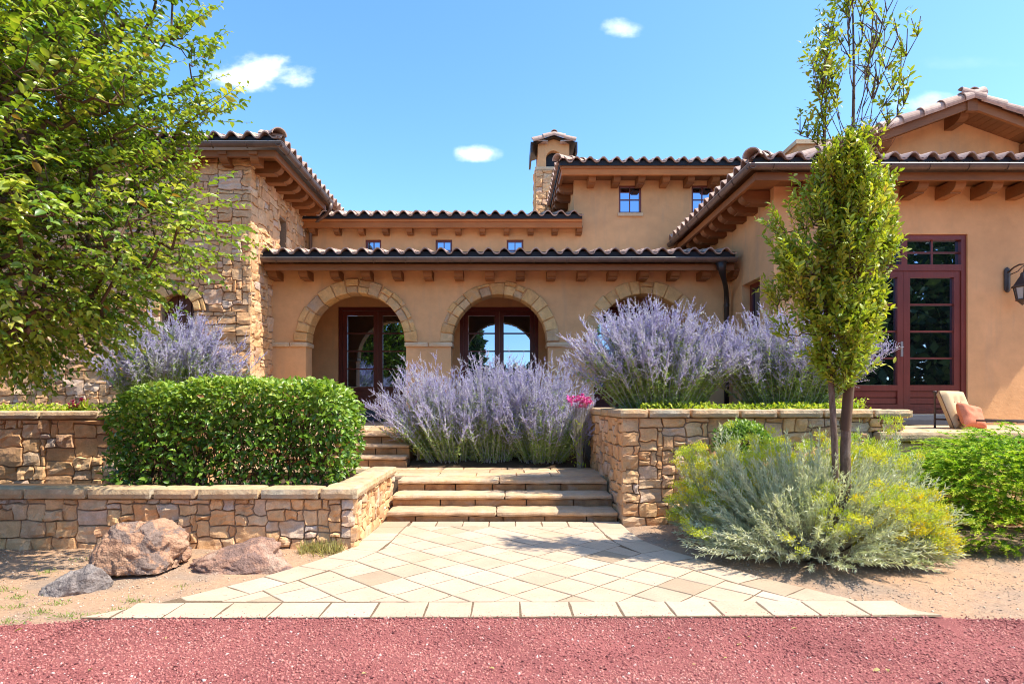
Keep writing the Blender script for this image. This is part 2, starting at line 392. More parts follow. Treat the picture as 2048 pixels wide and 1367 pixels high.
# ------------------------------------------------------------------ stone work helpers
def stone_face(parent, O, U, V, N, W, H, seed, gu=.1, gv=.08, sizes=None, skip=None, single=None, prot=(.012, .042), rough=.014):
    """uneven coursed rubble on a plane; every stone is its own object, those failing single() are joined"""
    O, U, V, N = map(Vector, (O, U, V, N)); R = random.Random(seed)
    sizes = sizes or [(3,2),(4,2),(4,3),(2,2),(5,3),(3,3),(2,1),(3,1),(5,2),(2,3),(4,4),(3,2)]
    nu, nv = max(1, round(W/gu)), max(1, round(H/gv)); gu, gv = W/nu, H/nv
    occ = [[False]*nv for _ in range(nu)]
    if skip:
        for i in range(nu):
            for j in range(nv):
                if skip((i+.5)*gu, (j+.5)*gv): occ[i][j] = True
    jit = {}
    def node(i, j):
        if (i, j) not in jit:
            jit[i, j] = ((R.uniform(-.27, .27)*gu if 0 < i < nu else 0), (R.uniform(-.27, .27)*gv if 0 < j < nv else 0))
        a = jit[i, j]; return (i*gu + a[0], j*gv + a[1])
    rest = MB(); made = 0
    for j in range(nv):
        for i in range(nu):
            if occ[i][j]: continue
            w, h = R.choice(sizes); w = min(w, nu-i); h = min(h, nv-j)
            k = 0
            while k < w and not occ[i+k][j]: k += 1
            w = k
            if nu-(i+w) == 1 and not occ[nu-1][j]: w += 1
            while h > 1 and any(occ[i+a][j+b] for a in range(w) for b in range(h)): h -= 1
            if any(occ[i+a][j] for a in range(w)):
                w = 1
            for a in range(w):
                for b in range(h): occ[i+a][j+b] = True
            c = [node(i, j), node(i+w, j), node(i+w, j+h), node(i, j+h)]
            cu, cv = sum(p[0] for p in c)/4, sum(p[1] for p in c)/4
            mb = MB(); d0 = R.uniform(*prot); tu, tv = R.uniform(-.016, .016), R.uniform(-.016, .016)
            ra = rough*R.choice((.4, .8, 1.2, 1.6)); ww, hh = w*gu, h*gv; g = .0014
            eu, ev = min(.3, .009/ww), min(.3, .009/hh); off = R.uniform(0, 60)
            su = [0, eu, .3, .5, .7, 1-eu, 1]; sv = [0, ev, .3, .5, .7, 1-ev, 1]
            def along(fix, k0, n, horiz, t):
                x = t*n; k = min(int(x), n-1); f = x-k
                p, q = (node(k0+k, fix), node(k0+k+1, fix)) if horiz else (node(fix, k0+k), node(fix, k0+k+1))
                return (p[0]*(1-f)+q[0]*f, p[1]*(1-f)+q[1]*f)
            for a, s in enumerate(su):
                for b, t in enumerate(sv):
                    Bt, Tp = along(j, i, w, True, s), along(j+h, i, w, True, s); Lf, Rt = along(i, j, h, False, t), along(i+w, j, h, False, t)
                    x, y = [(1-t)*Bt[m] + t*Tp[m] + (1-s)*Lf[m] + s*Rt[m] - ((1-s)*(1-t)*c[0][m] + s*(1-t)*c[1][m] + s*t*c[2][m] + (1-s)*t*c[3][m]) for m in (0, 1)]
                    A, B = 2*s-1, 2*t-1
                    k = 1 - .05*(abs(A)*abs(B))**8
                    x = cu + (x-cu)*k*(1-2*g/ww); y = cv + (y-cv)*k*(1-2*g/hh)
                    ring = min(a, 6-a, b, 6-b)
                    q = O + U*x + V*y
                    nz = noise.noise(q*5 + Vector((off, off, off)))*ra*1.3 + noise.noise(q*17 + Vector((off, 0, 0)))*ra
                    d = -.02 if ring == 0 else (max(.005, d0*.85 + nz*.8 + tu*A + tv*B) if ring == 1 else max(.006, d0 + nz + tu*A + tv*B))
                    if ring == 1:
                        e = noise.noise_vector(q*21)*.006; q = q + U*e.x + V*e.y
                    mb.v.append(tuple(q + N*d))
            for a in range(6):
                for b in range(6): mb.f.append((a*7+b, (a+1)*7+b, (a+1)*7+b+1, a*7+b+1))
            if U.cross(V).dot(N) < 0: mb.f = [f[::-1] for f in mb.f]
            if single is None or single(cu, cv):
                mb.build('stone', M['stone'], parent); made += 1
            else:
                n = len(rest.v); rest.v += mb.v; rest.f += [tuple(x+n for x in f) for f in mb.f]
    if rest.v: props(rest.build('rubble_infill', M['stone'], parent), kind='stuff')
    return made
def voussoirs(parent, cx, cz, y, R0, R1, depth, seed, a0=0.0, a1=math.pi, step=(.15, .27), split=.5):
    R = random.Random(seed); cuts = [a0]
    while cuts[-1] < a1 - .16: cuts.append(cuts[-1] + R.uniform(*step))
    k = (a1-a0)/(cuts[-1]-a0); cuts = [a0+(c-a0)*k for c in cuts]
    for p, q in zip(cuts[:-1], cuts[1:]):
        rads = [(R0, R1)]
        if R.random() < split:
            m = R0 + (R1-R0)*R.uniform(.45, .72); rads = [(R0, m), (m, R1)]
        for (ra, rb) in rads:
            rb2 = rb + (R.uniform(-.02, .025) if rb == R1 else 0); gap = .005
            sk0, sk1 = R.uniform(-.02, .02), R.uniform(-.02, .02); mb = MB(); pr = R.uniform(.02, .055); n = 4
            for layer, (yy, ins) in enumerate(((y-pr, .016), (y-pr+.014, .002), (y+depth if ra == R0 else y+.06, .002))):
                for r, s in ((ra+gap, 1), (rb2-gap, -1)):
                    for i in range(n+1):
                        t = i/n; ang = (p+sk0*(s<0)) + ((q+sk1*(s<0))-(p+sk0*(s<0)))*t
                        rr = r + s*ins; da = (ins+gap)/r; ang2 = ang + (da if i == 0 else (-da if i == n else 0))
                        nz = noise.noise(Vector((rr*9*math.cos(ang), rr*9*math.sin(ang), seed+cx)))*.012
                        mb.v.append((cx + (rr+nz*.4)*math.cos(ang2), yy + (nz if layer < 2 else 0), cz + (rr+nz*.4)*math.sin(ang2)))
            row = 2*(n+1)
            ring = lambda L: [L*row+i for i in range(n+1)] + [L*row+(n+1)+i for i in range(n, -1, -1)]
            for i in range(n): mb.f.append((i, n+1+i, n+2+i, i+1))
            for L in (0, 1):
                a, b = ring(L), ring(L+1)
                for i in range(len(a)):
                    j = (i+1) % len(a); mb.f.append((a[i], a[j], b[j], b[i]))
            for i in range(n): mb.f.append((2*row+i, 2*row+i+1, 2*row+n+2+i, 2*row+n+1+i))
            mb.build('stone', M['arch'], parent)
def wall_holes(mb, O, U, V, N, W, H, holes, depth):
    """wall face with rectangular openings (u0,u1,v0,v1) and their reveals going in by depth"""
    O, U, V, N = map(Vector, (O, U, V, N)); P = lambda u, v, n=0: O + U*u + V*v + N*n
    us = sorted({0, W, *[h[0] for h in holes], *[h[1] for h in holes]}); vs = sorted({0, H, *[h[2] for h in holes], *[h[3] for h in holes]})
    flip = U.cross(V).dot(N) < 0
    def Q(a, b, c, d): mb.quad(*((d, c, b, a) if flip else (a, b, c, d)))
    for u0, u1 in zip(us[:-1], us[1:]):
        for v0, v1 in zip(vs[:-1], vs[1:]):
            mu, mv = (u0+u1)/2, (v0+v1)/2
            if any(h[0] < mu < h[1] and h[2] < mv < h[3] for h in holes): continue
            Q(P(u0,v0), P(u1,v0), P(u1,v1), P(u0,v1))
    for (a, b, c, d) in holes:
        Q(P(a,c), P(a,d), P(a,d,-depth), P(a,c,-depth)); Q(P(b,d), P(b,c), P(b,c,-depth), P(b,d,-depth))
        Q(P(b,c), P(a,c), P(a,c,-depth), P(b,c,-depth)); Q(P(a,d), P(b,d), P(b,d,-depth), P(a,d,-depth))
def coping(parent, x0, x1, y0, y1, z0, z1, n, seed, along='x', gap=.006, amp=.007):
    R = random.Random(seed); cuts = [0]
    for i in range(n): cuts.append(cuts[-1] + R.uniform(.7, 1.35))
    for a, b in zip(cuts[:-1], cuts[1:]):
        a, b = a/cuts[-1], b/cuts[-1]; mb = MB(); e = R.uniform(-.008, .012)
        if along == 'x': rough_box(mb, x0+(x1-x0)*a+gap, x0+(x1-x0)*b-gap, y0-e, y1, z0, z1+e*.4, .05, amp, R.uniform(0, 50), .012)
        else: rough_box(mb, x0, x1+e, y0+(y1-y0)*a+gap, y0+(y1-y0)*b-gap, z0, z1+e*.4, .05, amp, R.uniform(0, 50), .012)
        mb.build('coping_stone', M['cap'], parent)

# ------------------------------------------------------------------ ground
def sheet(name, pts, z, mat):
    mb = MB(); n = len(pts); mb.v = [(x, y, z) for x, y in pts]; mb.f = [tuple(range(n))]
    return props(mb.build(name, mat), kind='structure')
def ground():
    # one sheet to the horizon, gently uneven near the camera
    xs = np.concatenate([[-2500, -400, -80, -25], np.linspace(-12, 12, 97), [25, 80, 400, 2500]])
    ys = np.concatenate([[-2500, -400, -80, -20, -5], np.linspace(1, 9, 65), [14, 30, 100, 500, 2500]])
    V = []; 
    for x in xs:
        for y in ys:
            z = 0.0
            if abs(x) < 12 and 4.3 < y < 9:
                edge = min(1, max(0, (y-4.25)/.6))
                side = min(1, max(0, (abs(x)-path_half(y)[0 if x < 0 else 1])/.5))
                z = (.03 + .03*noise.noise(Vector((x*.9, y*.9, 3))) + .012*noise.noise(Vector((x*4, y*4, 1))))*side*edge
            V.append((x, y, z - .012))
    ny = len(ys); F = []
    for i in range(len(xs)-1):
        for j in range(ny-1):
            a = i*ny+j; F += [(a, a+ny, a+ny+1), (a, a+ny+1, a+1)]
    props(put('ground', tri_mesh('ground', np.array(V), np.array(F), M['ground'], smooth=True)), kind='structure')
LEFT_EDGE = [(7.5, -1.55), (6.2, -1.60), (5.75, -1.78), (5.28, -2.02), (4.79, -2.36), (4.40, -2.68), (4.06, -3.02)]
RIGHT_EDGE = [(7.5, 1.46), (6.6, 1.50), (6.2, 1.62), (5.79, 1.86), (5.35, 2.10), (4.99, 2.33), (4.55, 2.68), (4.20, 3.10)]
def interp(tab, y):
    if y >= tab[0][0]: return tab[0][1]
    for (a, p), (b, q) in zip(tab[:-1], tab[1:]):
        if b <= y <= a: return p + (q-p)*(a-y)/(a-b)
    return tab[-1][1]
def path_half(y): return (-interp(LEFT_EDGE, y), interp(RIGHT_EDGE, y))
ground()
YF0, YF1 = 4.18, 4.49                                    # front border course of the path
def front_y(x): return 4.175 + .010*x                   # its edge along the cinder drive
def red_drive():
    xs = np.linspace(-14, 14, 113); mb = MB(); top = []
    for x in xs:
        e = front_y(x) if -2.9 < x < 3.0 else (front_y(x) - .14*min(1, (abs(x)-2.9)/1.2) * (1 if x < 0 else .15))
        top.append((x, e + .012*noise.noise(Vector((x*6, 0, 0))) + .03*noise.noise(Vector((x*1.5, 2, 0)))*(abs(x) > 2.9)))
    V = []; F = []
    for x, e in top: V += [(x, -30, 0), (x, e-.5, .006), (x, e, .020 if -2.95 < x < 3.05 else .004)]
    for i in range(len(top)-1):
        a = i*3
        for k in (0, 1): F += [(a+k, a+3+k, a+4+k), (a+k, a+4+k, a+1+k)]
    props(put('driveway', tri_mesh('driveway', np.array(V), np.array(F), M['red'])), kind='structure')
    return top
RED_EDGE = red_drive()
# ------------------------------------------------------------------ paved path: border courses and diamond field, one object per paver
path = empty('path', (0, 5.5, 0), kind='structure')
def clip(poly, p, n):
    out = []
    for a, b in zip(poly, poly[1:] + poly[:1]):
        da, db = (a-p).dot(n), (b-p).dot(n)
        if da >= 0: out.append(a)
        if (da >= 0) != (db >= 0): out.append(a + (b-a)*(da/(da-db)))
    return out
def area(poly): return abs(sum(a.x*b.y-a.y*b.x for a, b in zip(poly, poly[1:]+poly[:1])))/2
def paver(poly, seed):
    """worn slab: chamfered top with a slightly wavy edge"""
    if len(poly) < 3 or area(poly) < .006: return
    if sum(a.x*b.y-a.y*b.x for a, b in zip(poly, poly[1:]+poly[:1])) < 0: poly = poly[::-1]
    R = random.Random(seed); pts = []
    for a, b in zip(poly, poly[1:]+poly[:1]):
        n = max(1, int((b-a).length/.09))
        for i in range(n): pts.append(a + (b-a)*(i/n))
    c = Vector((sum(p.x for p in pts)/len(pts), sum(p.y for p in pts)/len(pts)))
    tx, ty = R.uniform(-.0014, .0014), R.uniform(-.0014, .0014); z0 = .0297 + R.uniform(-.0008, .002); mb = MB(); k = len(pts)
    for gap, z in ((.0072, -.02), (.0075, z0-.004), (.0115, z0)):
        for p in pts:
            d = (c-p); q = p + d.normalized()*(gap + .008*noise.noise(Vector((p.x*15, p.y*15, seed*.37))) )
            mb.v.append((q.x, q.y, z + tx*(q.x-c.x)/.2*.5 + ty*(q.y-c.y)/.2*.5 + (.0007*noise.noise(Vector((q.x*14, q.y*14, 2))) if z > 0 else 0)))
    for L in (0, 1):
        for i in range(k):
            j = (i+1) % k; mb.f.append((L*k+i, L*k+j, (L+1)*k+j, (L+1)*k+i))
    mb.f.append(tuple(2*k+i for i in range(k)))
    mb.build('paver', M['paver'], path)
def build_path():
    mb = MB(); left = [(x, y) for y, x in LEFT_EDGE]; right = [(x, y) for y, x in RIGHT_EDGE]
    poly = left[:-1] + [(-3.0, 4.15), (3.1, 4.18)] + right[:-1][::-1]
    mb.v = [(x, y, .0272) for x, y in poly]; mb.f = [tuple(range(len(poly)))]
    mb.build('paver_bed', M['joint'], path)
    s = 0; BW = .34
    # front border course
    x = -2.78; R = random.Random(5)
    while x < 2.75:
        w = R.uniform(.335, .375)
        paver([Vector((x, front_y(x))), Vector((x+w, front_y(x+w))), Vector((x+w, YF1+.01*(x+w))), Vector((x, YF1+.01*x))], s); s += 1; x += w
    # top border course against the step
    n = 7; xl, xr = -1.53+BW, 1.46-BW
    for i in range(n):
        a, b = xl+(xr-xl)*i/n, xl+(xr-xl)*(i+1)/n
        paver([Vector((a, 7.26)), Vector((b, 7.26)), Vector((b, 7.56)), Vector((a, 7.56))], s); s += 1
    # side borders follow the flared edges
    for tab, sg in ((LEFT_EDGE, 1), (RIGHT_EDGE, -1)):
        pts = [Vector((x, y)) for y, x in tab]; pts[0].y = 7.56
        # resample by arc length
        seg = [(b-a).length for a, b in zip(pts[:-1], pts[1:])]; tot = sum(seg)
        def P(d):
            for (a, b), l in zip(zip(pts[:-1], pts[1:]), seg):
                if d <= l: return a + (b-a)*(d/l), (b-a).normalized()
                d -= l
            return pts[-1], (pts[-1]-pts[-2]).normalized()
        d = 0; prev = None
        while d < tot - .05:
            w = R.uniform(.33, .40); e = min(d+w, tot)
            (p0, t0), (p1, t1) = P(d), P(e)
            n0 = Vector((-t0.y, t0.x)); n1 = Vector((-t1.y, t1.x))
            n0, n1 = (n0, n1) if (n0.x*sg > 0) else (-n0, -n1)
            nn0 = prev if prev is not None else Vector((sg, 0)); prev = n1
            poly = clip([p0, p1, p1+n1*BW, p0+nn0*BW], Vector((0, YF1+.02)), Vector((0, 1)))
            if d < .01: pass
            paver(poly, s); s += 1; d = e
        # outer tip beyond the front course
    for (a, b, c_) in (((-3.0, 4.16), (-2.79, 4.155), (-2.79, 4.34)), ((2.86, 4.205), (3.12, 4.21), (2.86, 4.42))):
        paver([Vector(a), Vector(b), Vector(c_)], s); s += 1
    # diamond field
    D = .335; h = D/math.sqrt(2)
    for i in range(-16, 17):
        for j in range(-2, 16):
            cx = i*h + .06; cy = 4.40 + j*h
            if (i+j) % 2: continue
            poly = [Vector((cx-h, cy)), Vector((cx, cy-h)), Vector((cx+h, cy)), Vector((cx, cy+h))]
            poly = clip(poly, Vector((0, YF1)), Vector((0, 1)))
            if poly: poly = clip(poly, Vector((0, 7.26)), Vector((0, -1)))
            if not poly: continue
            y = min(max(cy, YF1), 7.2); e = .12
            for tab, sg in ((LEFT_EDGE, 1), (RIGHT_EDGE, -1)):
                xa, xb = interp(tab, y-e), interp(tab, y+e); t = Vector((xb-xa, 2*e)).normalized()
                nn = Vector((t.y, -t.x)); nn = nn if nn.x*sg > 0 else -nn
                if poly: poly = clip(poly, Vector((interp(tab, y), y)) + nn*BW, nn)
            if poly and len(poly) >= 3: paver(poly, s); s += 1
build_path()

# ------------------------------------------------------------------ stone steps and landings
SR = .155
lower = empty('stone_steps', (0, 8, 0), 'lower flight of three broad sandstone steps rising from the paved path', 'steps')
def flight(parent, x0, x1, y0, z0, n, rise, tread, seed, splits, last_depth):
    R = random.Random(seed)
    for k in range(n):
        ya = y0 + k*tread; zt = z0 + (k+1)*rise; d = tread+.06 if k < n-1 else last_depth
        cuts = [x0, *[x0+(x1-x0)*(t+R.uniform(-.03, .03)) for t in splits], x1]
        for a, b in zip(cuts[:-1], cuts[1:]):
            mb = MB(); rough_box(mb, a+.003, b-.003, ya-.035+R.uniform(-.006, .006), ya+d, zt-.068, zt, .05, .0085, R.uniform(0, 80), .010); mb.build('tread', M['tread'], parent)
        x = x0
        while x < x1-.05:
            w = R.uniform(.35, .75); e = min(x1, x+w); e = x1 if x1-e < .2 else e
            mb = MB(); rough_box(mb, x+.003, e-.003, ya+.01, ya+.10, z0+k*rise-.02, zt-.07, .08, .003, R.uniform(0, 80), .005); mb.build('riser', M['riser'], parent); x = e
        mb = MB(); mb.box(x0+.01, x1-.01, ya+.10, ya+d-.01, z0-.1, zt-.07); mb.build('step_core', M['mortar'], parent)
flight(lower, -1.53, 1.455, 7.60, 0.0, 3, SR, .39, 3, (.49,), .42)
ZL = 3*SR
landing = empty('landing_pavement', (0, 9, ZL), kind='structure')
def slabs(parent, x0, x1, y0, y1, z, seed, w=(.5, .8), d=(.4, .6), zfun=None, mat='tread'):
    R = random.Random(seed); y = y0
    while y < y1-.02:
        dy = R.uniform(*d); ye = y1 if y1-(y+dy) < .25 else y+dy; x = x0
        while x < x1-.02:
            dx = R.uniform(*w); xe = x1 if x1-(x+dx) < .3 else x+dx; mb = MB()
            rough_box(mb, x+.005, xe-.005, y+.005, ye-.005, z-.06, z, .12, .003, R.uniform(0, 80), .006)
            if zfun: mb.v = [(a, b, c+zfun(b)) for a, b, c in mb.v]
            mb.build('flagstone', M[mat], parent); x = xe
        y = ye
slabs(landing, -3.75, 1.50, 8.81, 10.02, ZL, 21)
mb = MB(); mb.box(-3.76, 1.51, 8.80, 10.06, 0, ZL-.05); mb.build('landing_base', M['mortar'], landing)
upper = empty('stone_steps', (-2.6, 10.4, ZL), 'upper flight of three narrow sandstone steps between hedge and lavender sage', 'steps')
flight(upper, -3.75, -1.68, 10.05, ZL, 3, .18, .33, 8, (.55,), .45)
ZU = ZL + .54
walk = empty('arcade_walk', (0, 12, ZU), kind='structure')
rampz = lambda y: .125*min(1, max(0, (y-10.9)/1.1))
slabs(walk, -4.70, -1.2, 11.16, 14.09, ZU, 31, (.6, .9), (.5, .7), rampz)
slabs(walk, -1.2, 4.58, 11.98, 14.09, ZU, 33, (.6, .9), (.5, .7), rampz)
mb = MB(); mb.box(-4.74, 4.59, 11.9, 14.1, 0, ZU+.05); mb.box(-4.74, -1.21, 11.15, 11.9, 0, ZU-.055); mb.build('walk_base', M['mortar'], walk)

# ------------------------------------------------------------------ retaining walls
SMALL = [(3,2),(2,2),(3,3),(4,3),(4,2),(2,3),(3,2),(5,3),(2,1),(4,3)]
low = empty('garden_wall', (-4.2, 6.3, 0), 'low sandstone garden wall in front of the clipped hedge, behind the boulders', 'wall', kind='thing')
mb = MB(); mb.box(-9, -1.60, 6.21, 6.40, -.1, .54); mb.box(-1.86, -1.60, 6.40, 8.40, -.1, .54); mb.box(-3.8, -1.86, 8.16, 8.40, -.1, .54); mb.build('core', M['mortar'], low)
stone_face(low, (-9, 6.21, -.04), (1,0,0), (0,0,1), (0,-1,0), 7.42, .58, 41, .066, .056, SMALL, single=lambda u, v: u > 3.2, rough=.021, prot=(.014, .05))
stone_face(low, (-1.60, 6.19, -.04), (0,1,0), (0,0,1), (1,0,0), 2.2, .58, 42, .066, .056, SMALL)
coping(low, -9, -1.93, 6.12, 6.43, .54, .655, 11, 43)
mb = MB(); rough_box(mb, -1.925, -1.53, 6.12, 6.60, .54, .66, .05, .007, 3.3, .012); mb.build('coping_stone', M['cap'], low)
coping(low, -1.90, -1.53, 6.605, 8.43, .54, .655, 3, 44, 'y')
coping(low, -3.8, -1.905, 8.13, 8.43, .54, .652, 3, 45)
bed1 = MB(); bed1.box(-9, -1.87, 6.41, 8.15, 0, .50); bed1 = props(bed1.build('hedge_bed', M['soil']), kind='structure')
upl = empty('garden_wall', (-6, 7.8, .5), 'upper sandstone planter wall left of the hedge with sunlit green cover on top', 'wall', kind='thing')
mb = MB(); mb.box(-10, -3.95, 7.73, 7.95, .3, 1.34); mb.box(-4.15, -3.95, 7.95, 10.9, .3, 1.34); mb.build('core', M['mortar'], upl)
stone_face(upl, (-10, 7.73, .42), (1,0,0), (0,0,1), (0,-1,0), 6.07, .91, 46, .074, .062, SMALL + [(4,4),(5,4)], single=lambda u, v: u > 2.9, rough=.02, prot=(.012, .055))
stone_face(upl, (-3.95, 7.71, .42), (0,1,0), (0,0,1), (1,0,0), 3.15, .91, 49, .085, .07, SMALL, single=lambda u, v: False)
coping(upl, -10, -3.9, 7.65, 7.98, 1.335, 1.44, 8, 47)
coping(upl, -4.2, -3.88, 7.985, 10.9, 1.335, 1.44, 4, 48, 'y')
bed2 = MB(); bed2.box(-10, -4.16, 7.96, 10.99, .3, 1.385); props(bed2.build('planter_soil', M['soil']), kind='structure')
rp = empty('garden_wall', (3.2, 7.5, 0), 'tall sandstone planter wall right of the steps beneath the big lavender sage', 'wall', kind='thing')
mb = MB(); mb.box(1.50, 4.62, 7.43, 7.65, -.1, 1.36); mb.box(4.62, 4.98, 7.43, 7.65, 1.19, 1.36); mb.box(1.50, 1.72, 7.65, 10.3, -.1, 1.36); mb.box(4.78, 4.98, 7.65, 10.05, 1.1, 1.36); mb.build('core', M['mortar'], rp)
stone_face(rp, (1.47, 7.43, -.06), (1,0,0), (0,0,1), (0,-1,0), 3.54, 1.42, 51, .072, .06, SMALL + [(4,3),(3,3)], skip=lambda u, v: u > 3.13 and v < 1.25, rough=.019, prot=(.012, .05))
stone_face(rp, (1.50, 7.40, -.06), (0,1,0), (0,0,1), (-1,0,0), 2.85, 1.42, 52, .075, .062, SMALL, rough=.014)
coping(rp, 1.79, 5.10, 7.34, 7.72, 1.36, 1.465, 6, 53)
coping(rp, 1.43, 1.785, 7.34, 10.3, 1.36, 1.465, 4, 54, 'y')
coping(rp, 4.76, 5.08, 7.725, 10.05, 1.36, 1.462, 3, 55, 'y')
bed3 = MB(); bed3.box(1.73, 4.55, 7.66, 11.9, .5, 1.40); bed3.box(4.552, 4.775, 7.66, 10.05, 1.1, 1.40); props(bed3.build('planter_soil', M['soil']), kind='structure')
def mid_bed():
    mb = MB(); xs = np.linspace(-1.66, 1.49, 14); ys = np.linspace(10.04, 11.97, 9); b = 0
    for x in xs:
        for y in ys: mb.v.append((x, y, .44 + .4*(y-10.04)/1.9 + .03*noise.noise(Vector((x*2, y*2, 0)))))
    for i in range(len(xs)-1):
        for j in range(len(ys)-1): a = i*9+j; mb.f.append((a, a+9, a+10, a+1))
    props(mb.build('sage_bed', M['soil'], None, True), kind='structure')
mid_bed()
tw = empty('terrace_wall', (8, 7.8, 0), 'low greenish sandstone terrace wall behind the juniper and below the lounge chair', 'wall', kind='thing')
mb = MB(); mb.box(4.64, 13, 7.42, 7.68, -.1, 1.06); mb.build('core', M['mortar'], tw)
stone_face(tw, (4.64, 7.42, -.04), (1,0,0), (0,0,1), (0,-1,0), 8.0, 1.09, 61, .10, .085, SMALL, single=lambda u, v: v > .45 and u < 3.2)
coping(tw, 4.63, 13, 7.32, 7.69, 1.06, 1.185, 9, 62)
ter = empty('terrace', (8, 9, 1.18), kind='structure')
slabs(ter, 4.99, 13, 7.70, 10.09, 1.182, 63, (.7, 1.1), (.6, .8))
mb = MB(); mb.box(4.99, 13, 7.71, 10.1, 0, 1.12); mb.build('terrace_base', M['mortar'], ter)

# ------------------------------------------------------------------ the house: one thing, thing > part > piece
house = empty('villa', (0, 12, 1.1), 'long tan stucco villa with stone tower, arched loggia and clay tile roofs', 'house')
PITCH, EXPO = .305, .36
def tile_mesh():
    n = 12; th = .024; Lh = .43; mb = MB()
    def prof(t):
        u = t*PITCH
        return .088*math.sin(math.pi*u/.195) if u < .195 else -.020*math.sin(math.pi*(u-.195)/(PITCH-.195))
    ts = [i/n for i in range(n+1)]
    for (y, lift) in ((-.045, .022), (Lh-.045, .0)):
        for off in (th, 0):
            for t in ts: mb.v.append((t*(PITCH+.012), y, prof(t)+off+lift))
    k = n+1
    for i in range(n):
        mb.f.append((i, i+1, 2*k+i+1, 2*k+i)); mb.f.append((k+i+1, k+i, 3*k+i, 3*k+i+1)); mb.f.append((k+i, k+i+1, i+1, i))
    return mb
TILE = tile_mesh(); TILE_ME = TILE.mesh('tile', M['tile'], False)
def barrel_mesh(L=.42, r0=.115, r1=.095):
    mb = MB(); n = 10; th = .016
    for (y, r, lift) in ((0, r0, .02), (L, r1, 0)):
        for rr in (r, r-th):
            for i in range(n+1):
                a = math.pi*i/n; mb.v.append((-rr*math.cos(a)*1.0, y, rr*math.sin(a)*.9 + lift - .03))
    k = n+1
    for i in range(n):
        mb.f += [(i+1, i, 2*k+i, 2*k+i+1), (k+i, k+i+1, 3*k+i+1, 3*k+i), (i, i+1, k+i+1, k+i), (2*k+i+1, 2*k+i, 3*k+i, 3*k+i+1)]
    return mb
BARREL_ME = barrel_mesh().mesh('ridge_tile', M['tile'], False)
def frame(U, V, N): return Matrix((U, V, N)).transposed()
def roof(A, B, inward, slope, run, hipA=0.0, hipB=0.0, single=None, thick=.07):
    A, B, In = Vector(A), Vector(B), Vector(inward).normalized(); U = (B-A).normalized(); Ln = (B-A).length
    Vd = (In + Vector((0,0,slope))).normalized(); N = U.cross(Vd).normalized(); cs = 1/math.sqrt(1+slope*slope)
    P = lambda u, h: A + U*u + In*h + Vector((0,0,slope*h))
    mb = MB(); mb.extrude([P(.02, .03) - N*.012, P(Ln-.02, .03) - N*.012, P(Ln-hipB*run, run) - N*.012, P(hipA*run, run) - N*.012], -N*thick)
    deck = mb.build('roof', M['soffit'], house); R3 = frame(U, Vd, N); fieldv = []; fieldf = []
    rows = int(run/(EXPO*cs)); tv = np.array(TILE.v)
    tf = []
    for f in TILE.f: tf += [(f[0], f[1], f[2]), (f[0], f[2], f[3])]
    tf = np.array(tf); Rm = np.array(R3)
    for r in range(rows):
        h = r*EXPO*cs; u0, u1 = hipA*h, Ln-hipB*h; n0 = math.ceil(u0/PITCH-.35); c = n0
        while (c+1)*PITCH < u1 + .12:
            o = P(c*PITCH, h) + N*.004
            if r == 0 and (single is None or single(o)):
                t = put('tile', TILE_ME, deck, o, R3 @ Matrix.Rotation(rng.uniform(-.035, .035), 3, 'Z') @ Matrix.Rotation(rng.uniform(-.035, .02), 3, 'X'))
            else:
                fieldf.append(tf + len(fieldv)*len(tv)); fieldv.append(tv @ Rm.T + np.array(o))
            c += 1
    if fieldv:
        props(put('tile_field', tri_mesh('tile_field', np.concatenate(fieldv), np.concatenate(fieldf), M['tile']), deck), kind='stuff')
    return deck
def barrels(deck, P0, P1, n=None, scale=1.0, up=Vector((0,0,1))):
    P0, P1 = Vector(P0), Vector(P1); d = (P1-P0); Ln = d.length; V = d.normalized(); U = V.cross(up).normalized(); N = U.cross(V)
    n = n or int(Ln/.385)
    for i in range(n):
        put('ridge_tile', BARREL_ME, deck, P0 + V*(i*.385*scale), frame(U, V, N) @ Matrix.Rotation(rng.uniform(-.03, .03), 3, 'Z'), (scale, scale, scale))
def corbel_mesh(name, length, w, h):
    """timber bracket: square tail in the wall, nose cut to a quarter round"""
    r = h*.62; prof = [(0, 0), (0, -h), (length-r-.04, -h), (length-r-.04, -h+.02)]
    for i in range(7):
        a = math.pi/2*i/6; prof.append((length-.04-r+r*math.sin(a), -h+.02 + r*(1-math.cos(a))))
    prof += [(length, -h+.02+r), (length, 0)]
    mb = MB(); mb.extrude([(-w/2, -x, z) for x, z in prof], (w, 0, 0)); return mb.mesh(name, M['wood'])
